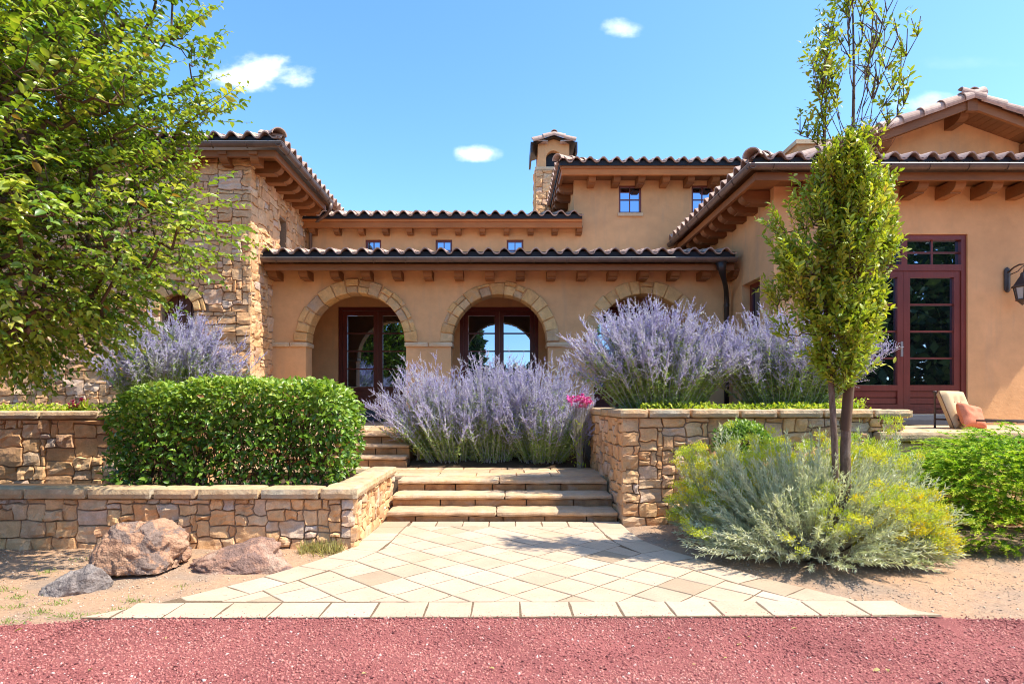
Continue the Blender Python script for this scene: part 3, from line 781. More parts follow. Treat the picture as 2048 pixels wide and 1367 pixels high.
def eave(A, B, inward, over, gutter=True, corbel=(.50, .15, .19), spacing=.61, start=.35, count=None, end_cap=False, fascia_mat='wood', z_c=-.2, miter0=0, miter1=0):
    """closure, fascia, soffit, gutter and brackets along an eave from A to B (tile base line)"""
    A, B, In = Vector(A), Vector(B), Vector(inward).normalized(); U = (B-A).normalized(); Ln = (B-A).length; Z = Vector((0,0,1)); O = -In
    s = 1 if gutter else .6
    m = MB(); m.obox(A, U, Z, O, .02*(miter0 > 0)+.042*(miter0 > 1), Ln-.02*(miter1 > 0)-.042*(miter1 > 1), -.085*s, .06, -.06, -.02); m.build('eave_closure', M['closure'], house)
    ft, fb = (-.165, -.285) if gutter else (-.105, -.245)
    m = MB(); m.obox(A, U, Z, O, .07*(miter0 > 0)+.062*(miter0 > 1), Ln-.07*(miter1 > 0)-.062*(miter1 > 1), fb, ft, -.13, -.07); m.build('fascia', M[fascia_mat], house)
    if not gutter:
        m = MB(); m.obox(A, U, Z, O, .045*(miter0 > 0)+.057*(miter0 > 1), Ln-.045*(miter1 > 0)-.057*(miter1 > 1), ft+.002, -.05, -.10, -.045); m.build('fascia', M[fascia_mat], house)
    m = MB(); m.obox(A, U, Z, O, .132*(miter0 > 0), Ln-.132*(miter1 > 0), -.18-.002*(miter0 > 1)-.002*(miter1 > 1), -.15-.002*(miter0 > 1)-.002*(miter1 > 1), -over+.0, -.131); m.build('soffit', M['soffit'], house)
    if gutter:
        c = A + O*.045 + Z*(-.082); r = .062; n = 8; prof = []
        for i in range(n+1):
            a = math.pi*i/n; prof.append(c - O*(r*math.cos(a)) - Z*(r*1.35*math.sin(a)))
        for i in range(n, -1, -1):
            a = math.pi*i/n; prof.append(c - O*((r-.006)*math.cos(a)) - Z*((r-.006)*1.35*math.sin(a)))
        if (prof[0]-c).cross(prof[n//2]-c).dot(U) > 0: prof = prof[::-1]
        m = MB(); m.extrude([p - U*(.105*(miter0 > 0)) for p in prof], U*(Ln+.105*((miter0 > 0)+(miter1 > 0))))
        g = m.build('gutter', M['gutter'], house)
        m = MB(); m.tube([c + O*(r+.001) - U*.1*(miter0 > 0), c + O*(r+.001) + U*(Ln+.1*(miter1 > 0))], .0075, 6); m.build('gutter_lip', M['rim'], g)
        k = 0
        while .3 + k*.62 < Ln:
            m = MB(); q = [c + U*(.3+k*.62) - O*((r+.006)*math.cos(math.pi*i/8)) - Z*((r+.006)*1.35*math.sin(math.pi*i/8)) for i in range(9)]; m.tube(q, .007, 5); m.build('gutter_strap', M['gutter'], g); k += 1
    me = corbel_mesh('corbel', *corbel); rot = frame(-U if (-U).cross(In).z > 0 else U, In, Z)
    rot = frame(In.cross(Z), In, Z)
    n = count if count is not None else int((Ln-start)/spacing)+1
    for i in range(n):
        p = A + U*(start+i*spacing) + In*over + Z*z_c
        put('corbel', me, house, p, rot)
def window(O, U, V, N, w, h, rows, cols, fw=.05, mat='door', sill=None, name='window', bar=.022):
    O, U, V, N = map(Vector, (O, U, V, N)); m = MB()
    m.obox(O,U,V,N, 0, fw, 0, h, 0, .05); m.obox(O,U,V,N, w-fw, w, 0, h, 0, .05); m.obox(O,U,V,N, fw, w-fw, 0, fw, 0, .049); m.obox(O,U,V,N, fw, w-fw, h-fw, h, 0, .049)
    win = m.build(name, M[mat], house); glaze(win, O + U*fw + V*fw, U, V, N, w-2*fw, h-2*fw, rows, cols, bar, mat)
    if sill:
        m = MB(); m.obox(O,U,V,N, -.03, w+.03, -.075, -.003, -.05, sill); m.build('sill', M['trim'], win)
    return win
def glaze(parent, O, U, V, N, w, h, rows, cols, bar=.022, mat='door', z=.012):
    for r in range(rows):
        for c in range(cols):
            m = MB(); t = random.Random(r*7+c*3+int(O.x*50)).uniform(-.0015, .0015)
            m.obox(O + N*t,U,V,N, w*c/cols+.002, w*(c+1)/cols-.002, h*r/rows+.002, h*(r+1)/rows-.002, z, z+.006); m.build('pane', M['glass'], parent)
    for r in range(1, rows):
        m = MB(); m.obox(O,U,V,N, 0, w, h*r/rows-bar/2, h*r/rows+bar/2, z+.0075, z+.026); m.build('glazing_bar', M[mat], parent)
    for c in range(1, cols):
        m = MB(); m.obox(O,U,V,N, w*c/cols-bar/2, w*c/cols+bar/2, 0, h, z+.0065, z+.024); m.build('glazing_bar', M[mat], parent)
def double_door(O, U, V, N, w, h, leaf_h, rows=4, panel=.42, transom=None, fw=.075, handle=True):
    """frame > two leaves with stiles, panes, bottom panel; optional transom lights"""
    O, U, V, N = map(Vector, (O, U, V, N)); m = MB()
    m.obox(O,U,V,N, 0, fw, 0, h, 0, .09); m.obox(O,U,V,N, w-fw, w, 0, h, 0, .09); m.obox(O,U,V,N, fw, w-fw, h-fw, h, 0, .089); m.obox(O,U,V,N, fw, w-fw, -.02, .03, 0, .089)
    if transom:
        m.obox(O,U,V,N, fw, w-fw, leaf_h, leaf_h+.11, 0, .088); m.obox(O,U,V,N, w/2-.05, w/2+.05, leaf_h+.11, h-fw, 0, .086)
    d = m.build('door', M['door'], house)
    if transom:
        for k in (0, 1):
            a = fw if k == 0 else w/2+.05; b = w/2-.05 if k == 0 else w-fw
            glaze(d, O + U*(a+.0) + V*(leaf_h+.11), U, V, N, b-a, h-fw-leaf_h-.11, 2, 2, .03)
    lw = (w-2*fw)/2; top = leaf_h if transom else h-fw; st = .105
    for k in (0, 1):
        a = fw + k*lw + .003; b = fw + (k+1)*lw - .003; m = MB(); N0, N1 = .012, .07
        m.obox(O,U,V,N, a, a+st, .035, top-.004, N0, N1); m.obox(O,U,V,N, b-st, b, .035, top-.004, N0, N1)
        m.obox(O,U,V,N, a+st, b-st, top-.004-st, top-.004, N0, N1-.001); m.obox(O,U,V,N, a+st, b-st, .035, .16, N0, N1-.001)
        m.obox(O,U,V,N, a+st, b-st, panel-.07, panel+.03, N0, N1-.001)
        for q in range(2):
            z0 = .16 + (panel-.23)*q/2; m.obox(O,U,V,N, a+st, b-st, z0+.012, .16+(panel-.23)*(q+1)/2-.012, N0, N1-.025)
        m.obox(O,U,V,N, a+st, b-st, .16, panel-.07, N0, N0+.01)
        m.build('door_leaf', M['door'], d)
        glaze(d, O + U*(a+st) + V*(panel+.03), U, V, N, (b-st)-(a+st), top-.004-st-panel-.03, rows, 1, .032)
    if handle:
        hx = w/2-.035; m = MB(); m.obox(O,U,V,N, hx-.02, hx+.02, .98, 1.24, .07, .078); c = O + U*hx + V*1.14
        m.tube([c + N*.075, c + N*.115], .010, 8); m.tube([c + N*.115 + U*.005, c + N*.118 - U*.11], .009, 8); m.build('handle', M['rim'], d)
    return d
X3, Y3, Z3 = Vector((1,0,0)), Vector((0,1,0)), Vector((0,0,1))

# --- stone tower
TX, TY = -4.75, 11.0
stw = MB(); wx = -6.1; wr = .31; wz = 3.27
wall_holes(stw, (-9.5, TY, .3), X3, Z3, -Y3, 4.75, 5.85, [(wx-wr+9.5, wx+wr+9.5, 2.1-.3, wz+wr-.3)], .28)
wall_holes(stw, (TX, TY, .3), Y3, Z3, X3, 6.0, 5.85, [(1.42, 1.80, 4.83-.3, 5.48-.3)], .30)
stw.quad((-9.5, TY, .3), (-9.5, TY, 6.15), (-9.5, 17, 6.15), (-9.5, 17, .3))
tower = stw.build('stone_wall', M['mortar'], house)
def sk_front(u, v):
    x, z = u-9.5, v+.6
    return (abs(x-wx) < wr+.02 and z < wz) or (math.hypot(x-wx, z-wz) < wr+.24 and z >= wz)
stone_face(tower, (-9.5, TY, .6), X3, Z3, -Y3, 4.78, 5.5, 71, .088, .073, skip=sk_front, single=lambda u, v: (u > 3.4) or (v < 1.65 and u > 1.3 and v > .8), rough=.024, prot=(.015, .06))
stone_face(tower, (TX, TY-.03, .6), Y3, Z3, X3, 3.15, 5.5, 72, .088, .072, skip=lambda u, v: 1.42 < u < 1.86 and 4.15 < v < 4.9, single=lambda u, v: (u < 1.06 and v > .7) or v > 3.85, rough=.014, prot=(.012, .04))
voussoirs(tower, wx, wz, TY, wr, wr+.24, .22, 5, step=(.35, .6), split=.1)
mb = MB(); mb.box(wx-wr, wx+wr, TY+.16, TY+.22, 2.1, wz+wr); sh = mb.build('shutter', M['shutter'], house)
for k in range(5):
    mb = MB(); x = wx-wr + k*2*wr/5; mb.box(x+.006, x+2*wr/5-.006, TY+.13, TY+.159, 2.1, wz+wr); mb.build('plank', M['shutter'], sh)
mb = MB(); mb.box(TX-.30, TX-.28, TY+1.42, TY+1.80, 4.83, 5.48); mb.build('slot_window', M['closure'], house)
mb = MB(); rough_box(mb, TX-.2, TX+.07, TY+1.36, TY+1.86, 4.74, 4.83, .06, .006, 4, .01); mb.build('sill', M['cap'], house)
tz = 6.31; tex, tey = -4.10, 10.65
d1 = roof((-9.9, tey, tz), (tex, tey, tz), Y3, .3, 2.6, 1, 1, single=lambda o: o.x > -7)
d2 = roof((tex, tey, tz), (tex, 17.4, tz), -X3, .3, 2.6, 1, 1, single=lambda o: o.y < 14)
barrels(d2, (tex+.05, tey-.05, tz+.07), (tex-2.5, tey+2.5, tz+.07+.75), 6, 1.25)
eave((-9.9, tey, tz), (tex, tey, tz), Y3, .35, corbel=(.32, .15, .19), start=5.35-4.5, spacing=.56, count=9, miter1=1)
eave((tex, tey, tz), (tex, 13.75, tz), -X3, .65, corbel=(.55, .17, .21), start=.62, spacing=.47, count=6, miter0=2)
# --- loggia wall with three arches
LY, LD, ZS = 12.0, .37, 2.80
ARCH = [(-3.03, 1.02), (-.11, .99), (2.81, 1.0)]; zb, zt = 1.0, 4.33
m = MB(); bx = [-4.75, -1.57, 1.35, 4.6]
def arch_bay(m, x0, x1, c, R, y, flip):
    def Q(*p): m.quad(*(p[::-1] if flip else p))
    Q((x0,y,zb), (c-R,y,zb), (c-R,y,ZS), (x0,y,ZS)); Q((c+R,y,zb), (x1,y,zb), (x1,y,ZS), (c+R,y,ZS))
    Q((x0,y,ZS), (c-R,y,ZS), (c-R,y,zt), (x0,y,zt)); Q((c+R,y,ZS), (x1,y,ZS), (x1,y,zt), (c+R,y,zt)); n = 24
    for i in range(n):
        a, b = math.pi - math.pi*i/n, math.pi - math.pi*(i+1)/n
        p, q = (c+R*math.cos(a), y, ZS+R*math.sin(a)), (c+R*math.cos(b), y, ZS+R*math.sin(b))
        Q(p, q, (q[0], y, zt), (p[0], y, zt))
for (c, R), x0, x1 in zip(ARCH, bx[:-1], bx[1:]):
    arch_bay(m, x0, x1, c, R, LY, False); arch_bay(m, x0, x1, c, R, LY+LD, True)
    m.quad((c-R,LY,zb), (c-R,LY+LD,zb), (c-R,LY+LD,ZS), (c-R,LY,ZS)); m.quad((c+R,LY+LD,zb), (c+R,LY,zb), (c+R,LY,ZS), (c+R,LY+LD,ZS))
    for i in range(24):
        a, b = math.pi*i/24, math.pi*(i+1)/24
        m.quad((c+R*math.cos(a),LY,ZS+R*math.sin(a)), (c+R*math.cos(a),LY+LD,ZS+R*math.sin(a)), (c+R*math.cos(b),LY+LD,ZS+R*math.sin(b)), (c+R*math.cos(b),LY,ZS+R*math.sin(b)))
log = m.build('loggia_wall', M['stucco'], house)
for k, (c, R) in enumerate(ARCH):
    e = empty('arch', (c, LY, ZS)); e.parent = house; e.location = Vector((c, LY, ZS)) - WORG[house.name]
    voussoirs(e, c, ZS, LY, R-.035, R+.235, LD-.02, 80+k)
for a, b in ((-4.745, -4.05+.045), (-3.03+1.02-.04, -.11-.99+.04), (-.11+.99-.04, 2.81-1.0+.04), (2.81+1.0-.04, 4.59)):
    n = 2 if b-a > .6 else 1
    for i in range(n):
        mb = MB(); rough_box(mb, a+(b-a)*i/n+.002, a+(b-a)*(i+1)/n-.002, LY-.05, LY+LD+.04, ZS-.11, ZS-.002, .1, .002, a*7+i, .012); mb.build('capital', M['trim'], log)
mb = MB(); mb.box(-4.75, 4.6, LY+LD+.002, 14.1, 4.22, 4.28); mb.build('loggia_ceiling', M['soffit'], house)
# --- main back wall, clerestory and upper block share one plane
WY = 14.1; m = MB(); holes = []; dz = 1.42
DC = [-3.05, -.14, 2.81]; DW, DH = 1.88, 3.86-1.42
for c in DC: holes.append((c-DW/2+4.75, c+DW/2+4.75, dz-1.0, dz+DH-1.0))
CW = [(-3.335, -2.96), (-1.66, -1.265), (.04, .44)]
for a, b in CW: holes.append((a+4.75, b+4.75, 4.98-1.0, 5.46-1.0))
wall_holes(m, (-4.75, WY, 1.0), X3, Z3, -Y3, 6.4, 4.93, [h for h in holes if h[1] < 6.4], .14)
wall_holes(m, (1.65, WY, 1.0), X3, Z3, -Y3, 6.0, 6.0, [(h[0]-6.4, h[1]-6.4, h[2], h[3]) for h in holes if h[0] > 6.4] + [(2.72-1.65, 3.26-1.65, 5.09, 5.76), (4.46-1.65, 4.99-1.65, 5.09, 5.76)], .14)
m.quad((1.65, WY, 1), (1.65, WY, 7), (1.65, 20, 7), (1.65, 20, 1)); m.quad((7.65, WY, 1), (7.65, 20, 1), (7.65, 20, 7), (7.65, WY, 7)); m.quad((-4.75, 19, 1), (1.65, 19, 1), (1.65, 19, 6), (-4.75, 19, 6))
m.build('main_wall', M['stucco'], house)
for c in DC: double_door((c-DW/2, WY+.14, dz), X3, Z3, -Y3, DW, DH, DH, 4, .50, None, .09, handle=False)
for c in DC:
    mb = MB(); rough_box(mb, c-DW/2-.1, c+DW/2+.1, WY-.32, WY-.003, ZU+.13, dz-.02, .1, .002, 5, .008); mb.build('door_step', M['threshold'], house)
for a, b in CW: window((a, WY+.10, 4.98), X3, Z3, -Y3, b-a, .48, 2, 2, .045)
for a, b in ((2.72, 3.26), (4.46, 4.99)): window((a, WY+.08, 6.09), X3, Z3, -Y3, b-a, .67, 2, 2, .045, sill=.13)
# loggia roof
lz = 4.42; le = 11.4
dL = roof((-4.69, le, lz), (4.46, le, lz), Y3, .2, 2.68)
eave((-4.69, le, lz), (4.46, le, lz), Y3, .6, corbel=(.44, .175, .16), spacing=.612, start=.10, count=16, z_c=-.24)
# clerestory roof
cz, ce = 5.90, 13.72
dC = roof((-4.9, ce, cz), (1.80, ce, cz), Y3, .3, 2.8)
eave((-4.9, ce, cz), (1.80, ce, cz), Y3, .38, gutter=False, corbel=(.30, .135, .15), spacing=.572, start=.36, count=12, fascia_mat='fascia', z_c=-.2)
# upper block roof
bz, bex, bey = 7.05, 1.23, 13.5
dB = roof((bex, bey, bz), (8.0, bey, bz), Y3, .3, 3.2, 1, 1, single=lambda o: o.x < 5.8)
dB2 = roof((bex, 20, bz), (bex, bey, bz), -(-X3), .3, 3.2, 1, 1, single=lambda o: o.y < 16.8)
barrels(dB, (bex-.05, bey-.05, bz+.07), (bex+2, bey+2, bz+.07+.6), 5, 1.2)
eave((bex, bey, bz), (8.0, bey, bz), Y3, .6, gutter=False, corbel=(.46, .16, .17), spacing=.575, start=.80, count=9, fascia_mat='fascia', miter0=1)
eave((bex, 16.5, bz), (bex, bey, bz), X3, .42, gutter=False, corbel=(.40, .18, .2), spacing=.6, start=.35, count=4, miter1=2)
# --- right wing
RX, RY, RZ = 4.6, 10.1, 5.36
m = MB(); dx0, dx1, dtop, dbot = 6.86-1.06, 6.86+1.06, 4.44, 1.37
wall_holes(m, (RX, RY, .8), X3, Z3, -Y3, 5.8, 4.5, [(dx0-RX, dx1-RX, dbot-.8, dtop-.8)], .12)
wall_holes(m, (RX, 14.1, .8), -Y3, Z3, -X3, 4.0, 4.5, [(14.1-11.45, 14.1-10.65, 1.4-.8, 3.83-.8)], .2)
m.quad((RX+5.8, RY, .8), (RX+5.8, 16, .8), (RX+5.8, 16, 5.3), (RX+5.8, RY, 5.3))
m.build('wing_wall', M['stucco'], house)
double_door((dx0, RY+.12, dbot), X3, Z3, -Y3, dx1-dx0, dtop-dbot, 3.82-dbot, 4, .46, True, .085)
window((RX+.2, 11.45, 1.4), -Y3, Z3, -X3, .8, 2.43, 4, 1, .09)
mb = MB(); rough_box(mb, dx0-.05, dx1+.05, RY-.28, RY-.003, 1.18, dbot-.01, .1, .002, 5, .008); mb.build('door_step', M['threshold'], house)
wz0, wex, wey = 5.43, 3.97, 9.45
dW = roof((wex, wey, wz0), (10.4, wey, wz0), Y3, .28, 2.6, 1, 0, single=lambda o: o.x < 8.8)
dW2 = roof((wex, 14.08, wz0), (wex, wey, wz0), X3, .28, 2.6, 0, 1)
barrels(dW, (wex-.05, wey-.05, wz0+.07), (wex+2, wey+2, wz0+.07+.56), 5, 1.25)
eave((wex, wey, wz0), (10.4, wey, wz0), Y3, .65, corbel=(.52, .17, .20), spacing=.605, start=1.05, count=15, miter0=1, z_c=-.22)
eave((wex, 14.08, wz0), (wex, wey, wz0), X3, .63, corbel=(.53, .2, .22), spacing=.50, start=.25, count=8, miter1=2, z_c=-.2)
# --- gable behind the wing roof
GX, GZ, GY, gs = 9.20, 7.60, 12.25, .365
hw = 3.1; m = MB()
m.extrude([(GX-hw, GY, 5.3), (GX+hw, GY, 5.3), (GX+hw, GY, GZ-gs*hw-.12), (GX, GY, GZ-.12), (GX-hw, GY, GZ-gs*hw-.12)], (0, 4, 0)); m.build('gable_wall', M['stucco'], house)
ry = 11.65; ho = 3.45
gL = roof((GX-ho, 17, GZ-gs*ho), (GX-ho, ry, GZ-gs*ho), X3, gs, ho-.02, single=lambda o: False, thick=.06)
gR = roof((GX+ho, ry, GZ-gs*ho), (GX+ho, 17, GZ-gs*ho), -X3, gs, ho-.02, single=lambda o: False, thick=.06)
for sg, dk in ((-1, gL), (1, gR)):
    a = Vector((GX+sg*ho, ry, GZ-gs*ho)); b = Vector((GX, ry, GZ)); d = (b-a).normalized(); up = Vector((-d.z*1, 0, d.x)) if sg < 0 else Vector((d.z*1, 0, -d.x))
    up = up if up.z > 0 else -up
    m = MB(); m.extrude([a + Vector((0, -.02, 0)) - up*.06, b + Vector((0, -.02, 0)) - up*.06 , b + Vector((0, -.02, 0)) - up*.22, a + Vector((0, -.02, 0)) - up*.22], (0, .06, 0)); m.build('barge_board', M['wood'], house)
    m = MB(); m.extrude([a + Vector((0, .05, 0)) - up*.085, b + Vector((0, .05, 0)) - up*.085, b + Vector((0, .05, 0)) - up*.11, a + Vector((0, .05, 0)) - up*.11], (0, .54, 0)); m.build('soffit', M['soffit'], house)
    barrels(dk, a + Vector((0, -.03, .03)), b + Vector((0, -.03, .03)), scale=1.12, up=(Z3*.55 - Y3*.5).normalized())
barrels(gL, (GX, ry-.1, GZ+.05), (GX, 16, GZ+.05), 6)
mb = MB(); mb.box(GX-.10, GX+.10, ry-.045, ry+.05, GZ-.30, GZ-.02); mb.build('barge_board', M['wood'], house)
me = corbel_mesh('corbel', .5, .17, .26)
for x in (GX, GX-1.55, GX+1.55, GX-2.9): put('corbel', me, house, (x, GY, GZ-gs*abs(x-GX)-.14), frame(X3, Y3, Z3))
for k in range(24):
    for sg in (-1, 1):
        x = GX + sg*(.1+k*.135); z = GZ-gs*abs(x-GX)-.112
        m = MB(); m.extrude([(x-.064, ry+.06, z+.064*gs*sg-.022), (x+.064, ry+.06, z-.064*gs*sg-.022), (x+.064, ry+.06, z-.064*gs*sg-.004), (x-.064, ry+.06, z+.064*gs*sg-.004)], (0, .53, 0))
        if x > 7.0 and x < 10.6: m.build('plank', M['soffit'], gL if sg < 0 else gR)
# --- chimneys
cb = MB(); cb.box(.86, 1.76, 16.5, 17.4, 5.5, 8.06); ch = cb.build('chimney', M['mortar'], house)
stone_face(ch, (.86, 16.5, 6.2), X3, Z3, -Y3, .92, 1.86, 91, .09, .09, [(2,2),(3,2),(2,3),(3,3)], rough=.03, prot=(.02, .06))
stone_face(ch, (.86, 17.4, 6.2), -Y3, Z3, -X3, .9, 1.86, 92, .09, .09, [(2,2),(3,2),(2,3)], rough=.02, single=lambda u, v: False)
mb = MB(); rough_box(mb, .83, 1.80, 16.47, 17.43, 8.06, 8.17, .2, .002, 2, .01); mb.build('chimney_band', M['trim'], ch)
m = MB(); ccx, cy0, R = 1.36, 16.52, .21; x0, x1, za, zp = .92, 1.80, 8.17, 8.80
zc = 8.42; n = 14
for p in ([(x0,za),(ccx-R,za),(ccx-R,zc),(x0,zc)], [(ccx+R,za),(x1,za),(x1,zc),(ccx+R,zc)], [(x0,zc),(ccx-R,zc),(ccx-R,zp),(x0,zp-.0)], [(ccx+R,zc),(x1,zc),(x1,zp),(ccx+R,zp)]): m.quad(*[(a, cy0, b) for a, b in p])
for i in range(n):
    a, b = math.pi-math.pi*i/n, math.pi-math.pi*(i+1)/n; p, q = (ccx+R*math.cos(a), zc+R*math.sin(a)), (ccx+R*math.cos(b), zc+R*math.sin(b))
    m.quad((p[0],cy0,p[1]), (q[0],cy0,q[1]), (q[0],cy0,zp), (p[0],cy0,zp)); m.quad((q[0],cy0,q[1]), (p[0],cy0,p[1]), (p[0],cy0+.2,p[1]), (q[0],cy0+.2,q[1]))
m.quad((ccx-R,cy0,za), (ccx-R,cy0,zc), (ccx-R,cy0+.2,zc), (ccx-R,cy0+.2,za)); m.quad((ccx+R,cy0,zc), (ccx+R,cy0,za), (ccx+R,cy0+.2,za), (ccx+R,cy0+.2,zc))
m.quad((x0,cy0,za), (x0,cy0,zp), (x0,17.38,zp), (x0,17.38,za)); m.quad((x1,cy0,zp), (x1,cy0,za), (x1,17.38,za), (x1,17.38,zp))
m.v += [(x0,cy0,zp), (x1,cy0,zp), (ccx,cy0,zp+.14)]; m.f.append((len(m.v)-3, len(m.v)-2, len(m.v)-1))
m.build('chimney_head', M['stucco'], ch)
mb = MB(); mb.box(x0+.05, x1-.05, cy0+.19, cy0+.21, za, zp-.05); mb.build('flue_opening', M['closure'], ch)
pk = zp+.19
for sg in (-1, 1):
    a = Vector((ccx+sg*.60, 16.36, pk-.19)); b = Vector((ccx, 16.36, pk)); m = MB(); m.extrude([a, b, b-Z3*.05, a-Z3*.05], (0, 1.2, 0)); cr = m.build('chimney_roof', M['pipe'], ch)
    m = MB(); m.extrude([a+X3*sg*.0, a+X3*sg*.05, a+X3*sg*.05-Z3*.30+X3*sg*-.0, a-Z3*.30], (0, 1.2, 0)); m.build('chimney_apron', M['pipe'], ch)
    d = b-a
    for i in range(2):
        put('ridge_tile', BARREL_ME, ch, a + d*(.5*i) + Vector((0, -.02, .035)), frame(d.normalized().cross((Z3*.7-Y3*.5).normalized()).normalized(), d.normalized(), d.normalized().cross((Z3*.7-Y3*.5).normalized()).normalized().cross(d.normalized())), (.85, .82, .85))
    for i in range(5): put('ridge_tile', BARREL_ME, ch, a + Vector((-sg*.05, .05+i*.25, .02)), frame(Y3*(1), X3*(-sg), Z3) if sg > 0 else frame(-Y3, X3, Z3), (.8, .9, .8))
for i in range(3): put('ridge_tile', BARREL_ME, ch, (ccx, 16.30+i*.36, pk+.05), frame(X3, Y3, Z3), (.85, 1, .85))
sc2 = MB(); sc2.box(6.10, 7.05, 12.3, 13.2, 5.5, 6.94); ch2 = sc2.build('chimney', M['stucco'], house)
mb = MB(); mb.box(6.05, 7.10, 12.25, 13.25, 6.94, 7.03); mb.build('chimney_band', M['trim'], ch2)
# --- downspouts
m = MB(); p = [Vector((4.16, 11.36, 4.26)), Vector((4.18, 11.37, 4.12)), Vector((4.24, 11.45, 3.98)), Vector((4.34, 11.62, 3.88)), Vector((4.44, 11.84, 3.78)), Vector((4.47, 11.90, 3.62)), Vector((4.47, 11.90, 1.2))]
m.tube(p, [.11, .075, .05, .047, .047, .047, .047], 10); ds = m.build('downspout', M['pipe'], house, True)
for z in (3.5, 2.7, 1.9):
    m = MB(); m.tube([(4.47, 11.90, z), (4.47, 11.90, z+.05)], .056, 10); m.build('pipe_collar', M['pipe'], ds)
m = MB(); p = [Vector((-4.02, 13.62, 6.16)), Vector((-4.04, 13.62, 6.02)), Vector((-4.14, 13.66, 5.92)), Vector((-4.42, 13.82, 5.80)), Vector((-4.56, 13.92, 5.72)), Vector((-4.60, 13.95, 5.60)), Vector((-4.60, 13.95, 4.8))]
m.tube(p, [.05]+[.042]*6, 10); m.build('downspout', M['gutter'], house, True)

# ------------------------------------------------------------------ plant helpers (arrays of leaves, stems)
def unit(a): return a / np.maximum(np.linalg.norm(a, axis=-1, keepdims=True), 1e-9)
def perp(D, hint):
    S = np.cross(D, hint); bad = np.linalg.norm(S, axis=1) < 1e-3
    S[bad] = np.cross(D[bad], np.array([1., .2, .1])); return unit(S)
def broad_leaves(P, D, Nn, L, W, fold=.22, curl=.18):
    """folded oval leaves, 8 triangles each"""
    D = unit(D); S = perp(D, Nn); Nn = np.cross(S, D); L = L[:, None]; W = W[:, None]
    f = Nn*fold*W
    b = P; c1 = P + D*L*.33 ; c2 = P + D*L*.68 - Nn*curl*L*.35; t = P + D*L - Nn*curl*L
    r1, l1 = c1 + S*W*.46 + f, c1 - S*W*.46 + f; r2, l2 = c2 + S*W*.40 + f, c2 - S*W*.40 + f
    V = np.stack([b, r1, r2, t, l2, l1, c1, c2], 1)
    F = np.array([(0,1,6),(1,2,7),(1,7,6),(2,3,7),(0,6,5),(5,6,7),(5,7,4),(4,7,3)])
    n = len(P); return V.reshape(-1, 3), (F[None] + (np.arange(n)*8)[:, None, None]).reshape(-1, 3), 8
def blades(P, D, Nn, L, W, curl=.1):
    """narrow leaf: a diamond bent once, 4 triangles"""
    D = unit(D); S = perp(D, Nn); Nn = np.cross(S, D); L = L[:, None]; W = W[:, None]
    m = P + D*L*.5; t = P + D*L - Nn*curl*L
    V = np.stack([P, m + S*W*.5, t, m - S*W*.5], 1); F = np.array([(0,1,2),(0,2,3)])
    n = len(P); return V.reshape(-1, 3), (F[None] + (np.arange(n)*4)[:, None, None]).reshape(-1, 3), 4
def blobs(P, r):
    """tiny florets: irregular octahedra"""
    n = len(P); d = np.array([(1,0,0),(-1,0,0),(0,1,0),(0,-1,0),(0,0,1),(0,0,-1)], float)
    V = P[:, None] + d[None]*r[:, None, None]*NR.uniform(.6, 1.25, (n, 6, 1))
    F = np.array([(0,2,4),(2,1,4),(1,3,4),(3,0,4),(2,0,5),(1,2,5),(3,1,5),(0,3,5)])
    return V.reshape(-1, 3), (F[None] + (np.arange(n)*6)[:, None, None]).reshape(-1, 3), 6
def sticks(A, B, ra, rb, n=4):
    """many tapered prisms from A to B"""
    D = unit(B-A); S = perp(D, np.tile(np.array([[0, 0, 1.]]), (len(A), 1))); T = np.cross(D, S); ang = np.arange(n)*2*math.pi/n
    ring = S[:, None]*np.cos(ang)[None, :, None] + T[:, None]*np.sin(ang)[None, :, None]
    V = np.concatenate([A[:, None] + ring*np.asarray(ra)[:, None, None], B[:, None] + ring*np.asarray(rb)[:, None, None]], 1)
    F = []
    for k in range(n):
        j = (k+1) % n; F += [(k, j, n+j), (k, n+j, n+k)]
    F = np.array(F); return V.reshape(-1, 3), (F[None] + (np.arange(len(A))*2*n)[:, None, None]).reshape(-1, 3), 2*n
def leafobj(name, geo, tint, mat, parent, smooth=False):
    V, F, k = geo; return put(name, tri_mesh(name, V, F, mat, np.repeat(tint, k), smooth), parent)
def rdir(n, s=1.0): return NR.normal(0, s, (n, 3))
def grow(root_nodes, pts, bend=.05):
    """join attraction points into one branching skeleton; returns start, end, radius arrays"""
    pos = [np.array(p, float) for p in root_nodes]; par = [-1] + list(range(len(root_nodes)-1))
    root = pos[0]; order = np.argsort([np.linalg.norm(p - pos[-1]) + .25*np.linalg.norm(p-root) for p in pts]); ids = []
    for i in order:
        p = pts[i]; Q = np.array(pos); dd = np.linalg.norm(Q-p, axis=1); up = (Q[:, 2] - p[2])
        cost = dd + .8*np.maximum(0, up + .15*dd); j = int(np.argmin(cost)); q = pos[j]; Ln = dd[j]
        if Ln > .18:
            k = int(min(4, Ln//.18)); prev = j
            for s in range(1, k+1):
                t = s/(k+1); m = q + (p-q)*t + NR.normal(0, bend*Ln*.5, 3) - np.array([0, 0, .06*Ln*math.sin(math.pi*t)])
                pos.append(m); par.append(prev); prev = len(pos)-1
            j = prev
        pos.append(p); par.append(j); ids.append((i, len(pos)-1))
    cnt = np.zeros(len(pos))
    for _, k in ids:
        while k >= 0: cnt[k] += 1; k = par[k]
    pos = np.array(pos); par = np.array(par); return pos, par, cnt
def skeleton_mesh(pos, par, cnt, r_tip, power=.5):
    e = np.arange(len(par))[par >= 0]; r = r_tip*np.maximum(cnt, 1)**power
    return sticks(pos[par[e]], pos[e], np.minimum(r[par[e]], r[e]*1.35), r[e], 5), e

